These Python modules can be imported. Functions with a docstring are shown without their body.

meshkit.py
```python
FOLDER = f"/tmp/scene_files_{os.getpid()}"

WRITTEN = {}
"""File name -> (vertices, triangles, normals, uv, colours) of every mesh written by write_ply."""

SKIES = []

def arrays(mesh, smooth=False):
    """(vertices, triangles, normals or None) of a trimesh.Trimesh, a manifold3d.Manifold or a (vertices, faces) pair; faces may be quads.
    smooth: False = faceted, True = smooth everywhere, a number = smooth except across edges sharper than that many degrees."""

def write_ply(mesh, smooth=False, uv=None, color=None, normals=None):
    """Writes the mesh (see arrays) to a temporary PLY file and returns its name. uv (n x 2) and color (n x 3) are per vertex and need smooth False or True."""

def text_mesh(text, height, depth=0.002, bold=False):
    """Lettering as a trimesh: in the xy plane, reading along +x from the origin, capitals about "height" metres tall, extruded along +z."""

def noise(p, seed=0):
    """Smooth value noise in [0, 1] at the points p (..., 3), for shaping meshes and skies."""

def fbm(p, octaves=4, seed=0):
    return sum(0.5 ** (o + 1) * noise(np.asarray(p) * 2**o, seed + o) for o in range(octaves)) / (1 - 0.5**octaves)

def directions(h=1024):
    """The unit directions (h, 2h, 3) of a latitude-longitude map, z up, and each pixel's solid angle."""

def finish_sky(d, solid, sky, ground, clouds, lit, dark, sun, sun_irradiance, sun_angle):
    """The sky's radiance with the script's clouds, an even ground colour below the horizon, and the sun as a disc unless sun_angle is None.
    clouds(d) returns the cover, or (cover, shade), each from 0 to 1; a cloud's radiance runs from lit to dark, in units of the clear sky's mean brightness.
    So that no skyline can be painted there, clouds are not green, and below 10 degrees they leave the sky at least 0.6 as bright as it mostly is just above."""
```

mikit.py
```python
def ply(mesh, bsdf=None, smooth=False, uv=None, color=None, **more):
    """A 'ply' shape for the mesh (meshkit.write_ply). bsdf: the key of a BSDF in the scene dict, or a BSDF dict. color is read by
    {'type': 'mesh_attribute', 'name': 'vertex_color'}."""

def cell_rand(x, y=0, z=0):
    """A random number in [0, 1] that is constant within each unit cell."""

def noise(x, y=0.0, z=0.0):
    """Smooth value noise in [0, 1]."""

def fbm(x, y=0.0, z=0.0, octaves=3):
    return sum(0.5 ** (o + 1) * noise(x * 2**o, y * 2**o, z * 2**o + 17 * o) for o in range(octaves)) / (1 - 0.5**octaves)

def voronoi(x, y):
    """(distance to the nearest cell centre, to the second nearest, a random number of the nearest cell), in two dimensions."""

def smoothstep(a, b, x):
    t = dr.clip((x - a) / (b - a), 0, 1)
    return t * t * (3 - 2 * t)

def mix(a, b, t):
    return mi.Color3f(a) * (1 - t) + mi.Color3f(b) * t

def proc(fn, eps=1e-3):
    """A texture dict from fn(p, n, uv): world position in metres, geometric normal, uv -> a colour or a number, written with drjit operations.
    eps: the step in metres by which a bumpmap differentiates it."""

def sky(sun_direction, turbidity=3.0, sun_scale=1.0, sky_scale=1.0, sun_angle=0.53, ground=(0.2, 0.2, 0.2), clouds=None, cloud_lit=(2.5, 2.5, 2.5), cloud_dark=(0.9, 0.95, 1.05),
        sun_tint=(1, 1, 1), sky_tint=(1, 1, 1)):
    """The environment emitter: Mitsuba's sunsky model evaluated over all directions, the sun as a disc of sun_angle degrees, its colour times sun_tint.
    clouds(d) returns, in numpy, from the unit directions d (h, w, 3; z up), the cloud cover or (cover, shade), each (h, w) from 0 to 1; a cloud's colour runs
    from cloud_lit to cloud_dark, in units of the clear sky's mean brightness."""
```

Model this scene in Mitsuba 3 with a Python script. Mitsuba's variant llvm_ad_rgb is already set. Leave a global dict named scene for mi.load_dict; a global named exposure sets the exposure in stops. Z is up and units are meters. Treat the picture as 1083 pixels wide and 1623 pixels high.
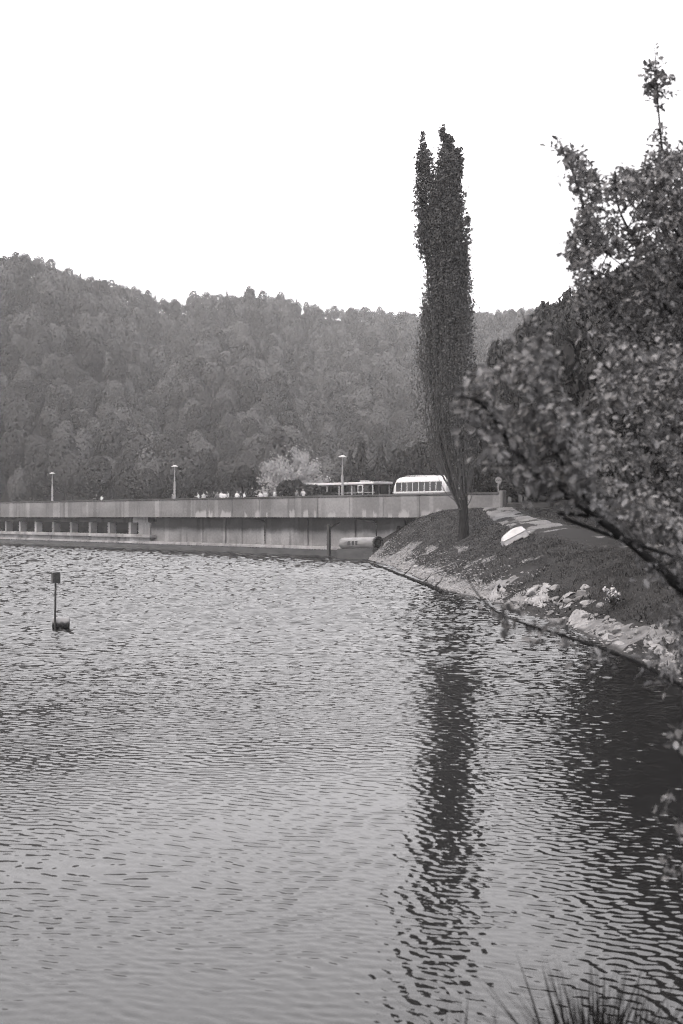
import math
import numpy as np
import trimesh
import manifold3d as m3
import drjit as dr
import mitsuba as mi
import mikit
import meshkit

T = mi.ScalarTransform4f
scene, labels = {}, {}
rng = np.random.default_rng(7)

# ---------------------------------------------------------------- camera, sky, exposure
EYE = 4.3                       # metres above the water of the reservoir
F = 2254.0                      # 50 mm lens on 24 x 36 film, in pixels of the photograph
CX, HORIZON = 541.5, 818.0
PITCH = math.atan((HORIZON - 811.5) / F)
scene['camera'] = {
    'type': 'thinlens', 'fov': 2 * math.degrees(math.atan(811.5 / F)), 'fov_axis': 'y',
    'to_world': T().look_at(origin=[0, 0, EYE], target=[0, math.cos(PITCH), EYE + math.sin(PITCH)], up=[0, 0, 1]),
    'aperture_radius': 0.0085, 'focus_distance': 130.0, 'near_clip': 0.1, 'far_clip': 9000.0,
    'medium': {'type': 'ref', 'id': 'haze_air'},
}
scene['sky'] = mikit.sky([-0.45, -0.35, 0.8], turbidity=6, sun_scale=0.12, sun_angle=24, ground=(0.1, 0.1, 0.1),
                         clouds=lambda d: (np.ones(d.shape[:2]), np.clip(1 - np.clip(d[..., 2], 0, 1) + 0.12 * (meshkit.fbm(d * np.array([2.5, 2.5, 6.0]), 4, seed=3) - 0.5), 0, 1)),
                         cloud_lit=(3.6, 3.53, 3.6), cloud_dark=(1.15, 1.128, 1.15), sun_tint=(1, 0.98, 0.98))      # an even overcast, brightest overhead
labels['sky'] = {'kind': 'structure'}
exposure = 3.1

# ---------------------------------------------------------------- helpers
def at(x, y, Y):
    """The point of the place that lies at pixel x, y of the photograph, Y metres away."""
    return np.array([(x - CX) / F * Y, Y, EYE + (HORIZON - y) / F * Y])

ORDINAL = ['first', 'second', 'third', 'fourth', 'fifth', 'sixth', 'seventh', 'eighth', 'ninth', 'tenth', 'eleventh', 'twelfth']
def put(key, mesh, bsdf, smooth=False, **more):
    scene[key] = mikit.ply(mesh, bsdf, smooth=smooth, **more)
    return key

_used = {}
def numbered(name):
    n = _used.get(name, 0); _used[name] = n + 1
    return name if n == 0 else f'{name}_{n:03d}'

def tag(key, label=None, category=None, group=None, kind=None):
    d = {}
    if label: d['label'] = label
    if category: d['category'] = category
    if group: d['group'] = group
    if kind: d['kind'] = kind
    labels[key] = d
    return key

def box(x0, x1, y0, y1, z0, z1, bevel=0.0):
    if bevel:
        b = bevel
        pts = []
        for sx in (0, 1):
            for sy in (0, 1):
                for sz in (0, 1):
                    X, Y, Z = (x0, x1)[sx], (y0, y1)[sy], (z0, z1)[sz]
                    dx, dy, dz = (b, -b)[sx], (b, -b)[sy], (b, -b)[sz]
                    pts += [(X, Y + dy, Z + dz), (X + dx, Y, Z + dz), (X + dx, Y + dy, Z)]
        return trimesh.convex.convex_hull(np.array(pts))
    m = trimesh.creation.box((x1 - x0, y1 - y0, z1 - z0))
    m.apply_translation(((x0 + x1) / 2, (y0 + y1) / 2, (z0 + z1) / 2))
    return m

def join(ms):
    v, f, k = [], [], 0
    for m in ms:
        a, b = (np.asarray(m.vertices), np.asarray(m.faces)) if hasattr(m, 'faces') else m
        v.append(a); f.append(b + k); k += len(a)
    return trimesh.Trimesh(np.vstack(v), np.vstack(f), process=False)

def tube(points, radii, sides=6, caps=True):
    p = np.asarray(points, float); n = len(p)
    r = np.broadcast_to(np.asarray(radii, float), (n,))
    t = np.gradient(p, axis=0); t /= np.linalg.norm(t, axis=1, keepdims=True) + 1e-12
    ref = np.array([0, 0, 1.0]) if np.abs(t[:, 2]).mean() < 0.8 else np.array([1.0, 0.13, 0])
    a = np.cross(t, ref); a /= np.linalg.norm(a, axis=1, keepdims=True) + 1e-12
    b = np.cross(t, a)
    ang = np.arange(sides) * 2 * np.pi / sides
    v = p[:, None] + r[:, None, None] * (np.cos(ang)[None, :, None] * a[:, None] + np.sin(ang)[None, :, None] * b[:, None])
    i, j = np.meshgrid(np.arange(n - 1), np.arange(sides), indexing='ij')
    q = np.stack([i * sides + j, i * sides + (j + 1) % sides, (i + 1) * sides + (j + 1) % sides, (i + 1) * sides + j], -1).reshape(-1, 4)
    f = np.vstack([q[:, [0, 1, 2]], q[:, [0, 2, 3]]])
    v = v.reshape(-1, 3)
    if caps:
        k = len(v); v = np.vstack([v, p[:1], p[-1:]])
        j = np.arange(sides)
        f = np.vstack([f, np.stack([np.full(sides, k), (j + 1) % sides, j], 1),
                       np.stack([np.full(sides, k + 1), (n - 1) * sides + j, (n - 1) * sides + (j + 1) % sides], 1)])
    return v, f

def smooth_line(pts, n):
    """Catmull-Rom through the points."""
    p = np.asarray(pts, float)
    p = np.vstack([2 * p[0] - p[1], p, 2 * p[-1] - p[-2]])
    u = np.linspace(0, len(p) - 3 - 1e-9, n); i = u.astype(int); t = (u - i)[:, None]
    a, b, c, d = p[i], p[i + 1], p[i + 2], p[i + 3]
    return 0.5 * (2 * b + (c - a) * t + (2 * a - 5 * b + 4 * c - d) * t ** 2 + (3 * b - a - 3 * c + d) * t ** 3)

def unit(v):
    return v / (np.linalg.norm(v, axis=-1, keepdims=True) + 1e-12)

def cards(P, N, size, rs, aspect=0.6, bend=0.25):
    """A small bent diamond leaf spray at each point P, facing N."""
    n = len(P); N = unit(N)
    a = unit(np.cross(N, rs.normal(size=(n, 3)))); b = np.cross(N, a)
    s = np.broadcast_to(np.asarray(size, float), (n,))[:, None]
    v = np.stack([P - a * s, P + b * s * aspect + N * s * bend * rs.uniform(-1, 1, (n, 1)), P + a * s, P - b * s * aspect + N * s * bend * rs.uniform(-1, 1, (n, 1))], 1).reshape(-1, 3)
    k = np.arange(n)[:, None] * 4
    return v, np.vstack([k + [0, 1, 2], k + [0, 2, 3]])

LEAF = np.array([(0, 0), (.2, .24), (.33, .16), (.52, .36), (.66, .2), (.8, .24), (1, 0)])
def leaves(P, D, N, size, rs):
    """Lobed leaves folded along the midrib: at P, pointing along D, facing N."""
    n = len(P); D = unit(D); N = unit(N - (N * D).sum(1, keepdims=True) * D); S = np.cross(N, D)
    s = np.broadcast_to(np.asarray(size, float), (n,))[:, None]
    fold, curl = rs.uniform(0.1, 0.7, (n, 1)), rs.uniform(-0.1, 0.45, (n, 1))
    m = len(LEAF); V = []
    for side in (0, 1, -1):
        for (u, w) in LEAF:
            w = abs(w) * (side != 0)
            V.append(P + s * (D * u + S * (side * w) + N * (w * fold - curl * u * u)))
    V = np.stack(V, 1)
    f = []
    for h, base in ((1, m), (-1, 2 * m)):
        for i in range(m - 1):
            q = [i, i + 1, base + i + 1, base + i]
            if h < 0: q = q[::-1]
            f += [(q[0], q[1], q[2]), (q[0], q[2], q[3])]
    f = np.array(f); k = np.arange(n)[:, None, None] * (3 * m)
    return V.reshape(-1, 3), (k + f[None]).reshape(-1, 3)

# ---------------------------------------------------------------- materials (a black-and-white place: neutral greys)
def grey(v, warm=1.0):
    return {'type': 'rgb', 'value': [v * warm, v * 0.985, v]}

def matte(v, rough=None):
    b = {'type': 'diffuse', 'reflectance': grey(v)} if rough is None else {'type': 'principled', 'base_color': grey(v), 'roughness': rough}
    return {'type': 'twosided', 'bsdf': b}

def tone(fn, eps=0.01, bump=None, rough=None):
    c = mikit.proc(lambda p, n, uv: (lambda g: mi.Color3f(g, g * 0.985, g))(fn(p, n)))
    b = {'type': 'diffuse', 'reflectance': c} if rough is None else {'type': 'principled', 'base_color': c, 'roughness': rough}
    if bump: b = {'type': 'bumpmap', 'arbitrary': mikit.proc(lambda p, n, uv: bump(p), eps), 'scale': 1.0, 'bsdf': b}
    return {'type': 'twosided', 'bsdf': b}

# along-dam coordinate for streaks on the concrete
DU = np.array([-0.587, 0.809]); DN = np.array([-0.809, -0.587]); DP = np.array([-0.76, 149.5])
def along(p): return (p.x - DP[0]) * DU[0] + (p.y - DP[1]) * DU[1]

def concrete_fn(base, streaks, pale):
    def fn(p, n):
        t = along(p)
        big = mikit.fbm(t * 0.16, p.z * 0.5, 3.0)
        streak = mikit.noise(t * 2.3, p.z * 0.22, 9.0) * mikit.noise(t * 0.5 + 40, p.z * 0.2, 2.0)
        fine = mikit.fbm(p.x * 5, p.y * 5, p.z * 5)
        bright = mikit.smoothstep(0.62, 0.74, mikit.noise(t * 0.75 + 7, 0.03 * p.z, 21.0))
        return base * (0.62 + 0.75 * big) * (1 - streaks * mikit.smoothstep(0.25, 0.7, streak)) * (0.8 + 0.4 * fine) * (1 + pale * bright)
    return fn

scene['mat_fascia'] = tone(concrete_fn(0.162, 0.22, 0.35))
def fascia_low(p, n):       # lime runs along the lower edge of the fascia
    t = along(p)
    run = mikit.smoothstep(0.58, 0.7, mikit.noise(t * 1.15, 4.0, 1.0)) * mikit.smoothstep(4.95, 4.5, p.z + 0.6 * mikit.noise(t * 3, 1.0, 5.0) - 0.3)
    return dr.lerp(concrete_fn(0.15, 0.22, 0.32)(p, n), 0.34, run * 0.7)
scene['mat_fascia_runs'] = tone(fascia_low)
scene['mat_cap'] = tone(concrete_fn(0.0651, 0.3, 0.3))
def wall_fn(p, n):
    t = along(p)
    upper_dark = mikit.smoothstep(2.2, 3.0, p.z + 0.5 * mikit.fbm(t * 0.7, 1.0, 2.0) - 0.25)  # wall tone much darker above a wavering height
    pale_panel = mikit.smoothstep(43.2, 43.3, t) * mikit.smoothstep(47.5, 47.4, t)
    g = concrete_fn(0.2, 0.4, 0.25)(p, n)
    return dr.lerp(g * (1 - 0.75 * upper_dark), g * 1.3, pale_panel)
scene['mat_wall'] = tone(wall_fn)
scene['mat_ledge'] = tone(concrete_fn(0.235, 0.35, 0.3))
scene['mat_pier'] = tone(concrete_fn(0.226, 0.3, 0.5))
scene['mat_footing'] = tone(concrete_fn(0.261, 0.4, 0.2))
scene['mat_wet'] = tone(lambda p, n: 0.035 * (0.6 + 0.8 * mikit.fbm(along(p) * 0.8, p.z * 2, 1.0)), rough=0.5)
scene['mat_asphalt'] = tone(lambda p, n: 0.06 * (0.7 + 0.6 * mikit.fbm(p.x * 2, p.y * 2, 1.0)))
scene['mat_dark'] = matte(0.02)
scene['mat_iron'] = matte(0.0245, 0.6)
scene['mat_lamp_metal'] = matte(0.235, 0.5)
scene['mat_lamp_head'] = matte(0.36, 0.4)
scene['mat_white'] = {'type': 'twosided', 'bsdf': {'type': 'principled', 'base_color': mikit.proc(lambda p, n, uv: (lambda g: mi.Color3f(g, g * .985, g))(0.5 * (0.78 + 0.4 * mikit.fbm(p.x * 3, p.y * 3, p.z * 3)))), 'roughness': 0.4}}
scene['mat_boat'] = {'type': 'twosided', 'bsdf': {'type': 'principled', 'base_color': mikit.proc(lambda p, n, uv: (lambda g: mi.Color3f(g, g * .985, g))(0.4 * (0.72 + 0.4 * mikit.fbm(p.x * 4, p.y * 4, p.z * 6)))), 'roughness': 0.5}}
scene['mat_bus_lower'] = matte(0.235, 0.35)
scene['mat_glass'] = {'type': 'twosided', 'bsdf': {'type': 'principled', 'base_color': grey(0.025), 'roughness': 0.12}}
scene['mat_rubber'] = matte(0.03, 0.8)
scene['mat_tank'] = tone(lambda p, n: 0.141 * (0.55 + 0.9 * mikit.fbm(p.x * 1.5, p.y * 1.5, p.z * 3.0)), rough=0.6)
scene['mat_float'] = tone(lambda p, n: dr.lerp(0.02, 0.15, mikit.smoothstep(0.24, 0.33, p.z + 0.08 * mikit.noise(p.x * 9, p.y * 9, 1.0))), rough=0.5)
scene['mat_topmark'] = matte(0.042, 0.7)
scene['mat_bark'] = tone(lambda p, n: 0.0227 * (0.5 + mikit.fbm(p.x * 14, p.y * 14, p.z * 2.5)))
scene['mat_poplar_twig'] = matte(0.084)
scene['mat_twig'] = matte(0.0529)
scene['mat_bark_near'] = tone(lambda p, n: 0.03 * (0.5 + mikit.fbm(p.x * 60, p.y * 60, p.z * 25)))

def leafy(v, trans=0.4, rough=0.55):
    return {'type': 'principledthin', 'base_color': grey(v), 'roughness': rough, 'diff_trans': trans, 'eta': 1.4}
scene['mat_wood_a'] = matte(0.0604)
scene['mat_wood_b'] = matte(0.0444)
scene['mat_wood_c'] = matte(0.0859)
scene['mat_conifer'] = matte(0.0423)
scene['mat_dark_leaf'] = matte(0.0376)
scene['mat_mid_leaf'] = matte(0.0529)
scene['mat_poplar'] = matte(0.0691)
scene['mat_blossom'] = matte(0.34)
scene['mat_near_leaf'] = leafy(0.217, 0.25, 0.42)
scene['mat_near_leaf_b'] = leafy(0.114, 0.25, 0.42)
scene['mat_blade'] = matte(0.0175)
scene['mat_grass'] = matte(0.0433)
scene['mat_grass_pale'] = matte(0.0705)
scene['mat_stone'] = tone(lambda p, n: 0.285 * (0.55 + 0.75 * mikit.fbm(p.x * 3, p.y * 3, p.z * 3 + 5)))
scene['mat_stone_b'] = tone(lambda p, n: 0.212 * (0.55 + 0.75 * mikit.fbm(p.x * 3, p.y * 3, p.z * 3 + 9)))
def path_fn(p, n):
    g = 0.155 * (0.6 + 0.6 * mikit.fbm(p.x * 1.2, p.y * 0.6, 1.0)) * (0.85 + 0.3 * mikit.fbm(p.x * 7, p.y * 7, 3.0))
    worn = mikit.smoothstep(0.7, 0.84, mikit.fbm(p.x * 0.9, p.y * 0.35, 8.0) + 0.4 * mikit.smoothstep(86, 98, p.y))
    return dr.lerp(0.036, g, worn)
scene['mat_path'] = tone(path_fn)
scene['mat_water'] = {'type': 'plastic', 'int_ior': 1.333, 'diffuse_reflectance': grey(0.02), 'nonlinear': True}
scene['mat_hill'] = tone(lambda p, n: 0.015 + 0.015 * mikit.fbm(p.x * 0.1, p.y * 0.1, 1.0))
def bank_fn(p, n):
    r = mikit.fbm(p.x * 0.55, p.y * 0.28, 2.0, 4)
    edge = -0.35 + 1.5 * mikit.smoothstep(0.5, 0.62, r) + .85 * mikit.smoothstep(70, 77, p.y)
    stone = mikit.smoothstep(edge + 0.16, edge - 0.16, p.z + 0.5 * (mikit.fbm(p.x * 2.2, p.y * 2.2, 7.0) - 0.5))
    wet = mikit.smoothstep(0.14, 0.04, p.z)
    g = 0.034 * (0.5 + mikit.fbm(p.x * 1.3, p.y * 0.9, 4.0))
    s = 0.17 * (0.4 + 0.95 * mikit.fbm(p.x * 3.1, p.y * 2.0, 1.0))
    return dr.lerp(dr.lerp(g, s, stone), 0.05, wet)
scene['mat_bank'] = tone(bank_fn)

# ---------------------------------------------------------------- the lie of the land
SHORE = np.array([(0.4, 152), (2.4, 142), (4.3, 118), (5.2, 100), (5.8, 83), (6.8, 75.7), (8.2, 61.7), (8.6, 53), (8.7, 45.7), (8.6, 36), (8.2, 26), (7.0, 17),
                           (5.8, 12.6), (3.6, 10.0), (1.0, 8.3), (-2.5, 6.8), (-12, 3), (-40, -8), (-130, -45)], float)
def shore_distance(x, y):
    """Metres inland of the water's edge (negative over the water)."""
    x, y = np.asarray(x, float), np.asarray(y, float)
    best = np.full(x.shape, 1e9); sign = np.ones(x.shape)
    for (ax, ay), (bx, by) in zip(SHORE[:-1], SHORE[1:]):
        dx, dy = bx - ax, by - ay
        t = np.clip(((x - ax) * dx + (y - ay) * dy) / (dx * dx + dy * dy), 0, 1)
        d = np.hypot(x - ax - t * dx, y - ay - t * dy)
        s = np.where((x - ax) * dy - (y - ay) * dx <= 0, 1.0, -1.0)
        near = d < best
        sign = np.where(near, s, sign); best = np.where(near, d, best)
    return best * sign

def dam_td(x, y):
    return (x - DP[0]) * DU[0] + (y - DP[1]) * DU[1], (x - DP[0]) * DN[0] + (y - DP[1]) * DN[1]

def land(x, y):
    """Height of the bank and of the ground behind the dam."""
    x, y = np.broadcast_arrays(np.asarray(x, float), np.asarray(y, float))
    d = shore_distance(x, y)
    d = d + 0.5 * (meshkit.fbm(np.stack([x * 0.35, y * 0.35, 0 * x], -1), 3) - 0.5) * np.clip(d + 1.5, 0, 2)
    zp = np.interp(y, [0, 40, 75, 95, 115, 130], [2.7, 2.8, 3.2, 4.0, 4.8, 5.25])
    sl = np.interp(y, [0, 40, 75, 95, 115, 126, 134], [.6, .46, .5, .5, .55, .72, .95])
    u = np.maximum(d, 0) * sl / zp
    z = zp * u / (1 + u ** 4) ** 0.25
    z = np.where(d < 0, np.maximum(d * 0.5, -3), z)
    z = z + 0.16 * (meshkit.fbm(np.stack([x * 1.1, y * 1.1, 0 * x], -1), 3, 5) - 0.5) * np.clip(d + 0.5, 0, 1)
    z = z + 0.42 * np.clip(d - 14, 0, 60) + 0.25 * np.clip(d - 45, 0, 80)
    t, dd = dam_td(x, y)
    back = 5.3 + 0.42 * np.clip(x - 19 - 0.04 * (y - 140), 0, 60) + 0.35 * (meshkit.fbm(np.stack([x * .1, y * .1, 0 * x], -1), 2, 8) - .5)
    w = np.clip((-dd - 2.0) / 2.0, 0, 1)
    return z * (1 - w) + back * w

def ground_hit(px, py, lo=20.0, hi=200.0):
    """Where the sight line through a pixel meets the land."""
    Y = np.arange(lo, hi, 0.1)
    x, z = (px - CX) / F * Y, EYE + (HORIZON - py) / F * Y
    k = np.argmax(land(x, Y) > z)
    return np.array([x[k], Y[k], land(x[k], Y[k])])

# ---------------------------------------------------------------- bank, ground, path, hills, water
def grid_mesh(xs, ys, fn):
    X, Y = np.meshgrid(xs, ys)
    V = np.stack([X, Y, fn(X, Y)], -1).reshape(-1, 3)
    i, j = np.meshgrid(np.arange(len(ys) - 1), np.arange(len(xs) - 1), indexing='ij'); n = len(xs)
    q = np.stack([i * n + j, i * n + j + 1, (i + 1) * n + j + 1, (i + 1) * n + j], -1).reshape(-1, 4)
    return V, np.vstack([q[:, [0, 1, 2]], q[:, [0, 2, 3]]])

xs = np.concatenate([np.arange(-94, -1, 1.5), np.arange(-1, 20, 0.22), np.arange(20, 110, 2.0)])
ys = np.concatenate([np.arange(-30, 30, 0.6), np.arange(30, 150, 0.4), np.arange(150, 300, 3.0)])
bank_v, bank_f = grid_mesh(xs, ys, land)
cent = bank_v[bank_f].mean(1); tt, dd = dam_td(cent[:, 0], cent[:, 1])
keep = ~((dd > 0.2) & (cent[:, 2] < -2.2)) & ~((tt > 30) & (dd > -6)) & ~((cent[:, 0] < -1) & (cent[:, 1] > 12) & (dd > -1))
put('bank', (bank_v, bank_f[keep]), 'mat_bank', smooth=True); tag('bank', kind='structure')

PATH = smooth_line([(14.2, 131.5), (13.7, 118), (13.7, 104), (13.8, 92), (14.3, 80), (15.2, 66), (15.0, 50), (13.6, 32), (10, 14), (5, 1), (0, -6)], 90)
td = unit(np.gradient(PATH, axis=0)); nd = np.stack([td[:, 1], -td[:, 0]], 1)
wv = np.linspace(-1.5, 1.5, 9)
wob = 0.25 * (meshkit.noise(np.stack([PATH[:, 0] * .7, PATH[:, 1] * .7, 0 * PATH[:, 0]], -1)) - .5)
P2 = PATH[:, None] + nd[:, None] * (wv[None, :] * (1 + wob[:, None]))[..., None]
PV = np.concatenate([P2, (land(P2[..., 0], P2[..., 1]) + 0.07)[..., None]], -1)
PV[:, [0, -1], 2] -= 0.2
i, j = np.meshgrid(np.arange(len(PATH) - 1), np.arange(8), indexing='ij')
q = np.stack([i * 9 + j, i * 9 + j + 1, (i + 1) * 9 + j + 1, (i + 1) * 9 + j], -1).reshape(-1, 4)
put('path', (PV.reshape(-1, 3), q), 'mat_path', smooth=True); tag('path', kind='structure')

# the wooded valley side behind the dam: a long ridge round the head of the lake
AZ = np.array([-1500, -700, -300, 0, 60, 120, 180, 240, 275, 330, 400, 450, 520, 620, 700, 780, 860, 1100, 1500, 2600]) - CX
RIDGE_Y = np.array([420, 390, 385, 404, 416, 434, 446, 464, 472, 464, 457, 466, 480, 491, 493, 490, 484, 450, 430, 430])
RIDGE_R = np.array([480, 500, 520, 570, 585, 605, 630, 655, 675, 700, 730, 755, 795, 845, 875, 885, 880, 820, 700, 600.])
def hill(x, y):
    k = np.where(y > 1, x / np.maximum(y, 1) * F, np.sign(x) * 4000)
    r = np.hypot(x, y)
    R = np.interp(k, AZ, RIDGE_R)
    zr = EYE + (HORIZON - np.interp(k, AZ, RIDGE_Y)) * R / F - 9
    r0 = np.interp(k, AZ, 285 + 0 * AZ) + 30 * np.sin(k * 0.006 + 1)
    u = (r - r0) / (R - r0)
    z = np.where(u < 0, 5.2, np.where(u < 1, 5.2 + (zr - 5.2) * np.clip(u, 0, 1) ** 0.93, zr - (r - R) * 0.25))
    e = np.clip(u, 0, 1) * np.clip(1 - u, 0, 1) * 4
    gully = np.exp(-((k - (-265 - 40 * (1 - u))) / 45) ** 2) * 13 + np.exp(-((k - (-70 + 60 * u)) / 55) ** 2) * 8
    z = z + e * (16 * (meshkit.fbm(np.stack([x * .012, y * .012, 0 * x], -1), 3, 2) - .5) - gully)
    return np.minimum(z, 5.2 + 1.3 * np.clip(-dam_td(x, y)[1] - 18, 0, 999))      # level ground behind the dam
hv = grid_mesh(np.arange(-640, 640, 7.0), np.arange(200, 1090, 7.0), lambda X, Y: np.where(dam_td(X, Y)[1] > -16, -8.5, np.maximum(hill(X, Y), -20)))
put('hills', hv, 'mat_hill', smooth=True); tag('hills', kind='structure')
gx = np.arange(-1100, 1101, 100.0)
put('ground', grid_mesh(gx, gx, lambda X, Y: -8 + 0 * X), 'mat_hill'); tag('ground', kind='structure')

# water: waves whose size grows with the open stretch over which the wind has blown
def wave_set(lo, hi, n, rms, seed, mean, spread):
    r = np.random.default_rng(seed)
    lam = np.exp(r.uniform(np.log(lo), np.log(hi), n)); ang = np.radians(mean + spread * r.normal(size=n)); k = 2 * np.pi / lam
    w = r.uniform(0.5, 1, n); s = rms * w / np.sqrt((w ** 2).sum() / 2)
    return k * np.cos(ang), k * np.sin(ang), s / k, r.uniform(0, 2 * np.pi, n)
BANDS = [(wave_set(0.09, 0.25, 54, 0.085, 1, 57, 33), (0, 0, 40, 58)), (wave_set(0.18, 0.42, 46, 0.085, 2, 60, 34), (14, 40, 54, 70)),
         (wave_set(0.38, 0.9, 44, 0.2, 3, 66, 38), (32, 56, 92, 120)), (wave_set(0.75, 1.7, 44, 0.22, 4, 68, 38), (90, 120, 900, 901))]
def ramp(y, a, b, c, d):
    up = np.clip((y - a) / max(b - a, 1e-6), 0, 1) if b > a else 1.0
    return up * np.clip((d - y) / (d - c), 0, 1)
def waves(x, y):
    z = np.zeros(x.shape)
    n3 = lambda s, q, seed: meshkit.fbm(np.stack([x * s, y * q, 0 * x], -1), 3, seed)
    far = np.clip((y - 25) / 35, 0, 1); ruffle = (0.35 + 1.3 * n3(0.16, 0.09, 11)) * (1 - far) + (0.95 + 0.25 * n3(0.16, 0.09, 11)) * far
    calm = 1 - 0.6 * np.clip((15 - y) / 5, 0, 1) * np.clip((1.2 - x) / 2.5, 0, 1)
    wx, wy = 1.3 * (n3(0.25, 0.25, 31) - .5), 1.3 * (n3(0.25, 0.25, 37) - .5)
    for (kx, ky, a, ph), r in BANDS:
        w = ramp(y, *r); on = np.nonzero((w > 0).any(1))[0]
        if not len(on): continue
        sl = slice(on[0], on[-1] + 1)
        acc = sum(A * np.sin(KX * (x[sl] + wx[sl]) + KY * (y[sl] + wy[sl]) + p) for KX, KY, A, p in zip(kx, ky, a, ph))
        z[sl] += acc * w[sl]
    return z * ruffle * calm
rows = np.concatenate([np.arange(7.0, 44, 0.031), np.arange(44, 68, 0.055), np.arange(68, 118, 0.09), np.arange(118, 250, 0.2)])
fan = np.linspace(-0.285, 0.285, 321)
WX = rows[:, None] * fan[None, :] + np.sign(fan)[None] * np.abs(fan[None]) * 2; WY = np.broadcast_to(rows[:, None], WX.shape)
WZ = waves(WX, WY)
i, j = np.meshgrid(np.arange(len(rows) - 1), np.arange(len(fan) - 1), indexing='ij'); n = len(fan)
q = np.stack([i * n + j, i * n + j + 1, (i + 1) * n + j + 1, (i + 1) * n + j], -1).reshape(-1, 4)
wt, wd = dam_td(WX, WY)
bad = (wd < -1.2) | (shore_distance(WX, WY) > 2.5)
q = q[~bad.ravel()[q].any(1)]
put('lake_water', (np.stack([WX, WY, WZ], -1).reshape(-1, 3), q), 'mat_water', smooth=True); tag('lake_water', kind='structure')
# the rest of the lake, outside the ruffled stretch, a hand lower than the highest ripple
w0, w1 = DP + DU * 190 - DN * 1.0, DP - DU * 4 - DN * 1.0
poly = np.array([(w1[0], w1[1]), (w0[0], w0[1]), (-420, 250), (-420, -260), (60, -260), (60, -10), (12, 5), (12, 100)])
put('lake_water__outer', trimesh.Trimesh(np.c_[poly, np.full(len(poly), -0.1)], [(0, 1, 2), (0, 2, 3), (0, 3, 6), (3, 4, 6), (4, 5, 6), (0, 6, 7)], process=False), 'mat_water')

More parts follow.
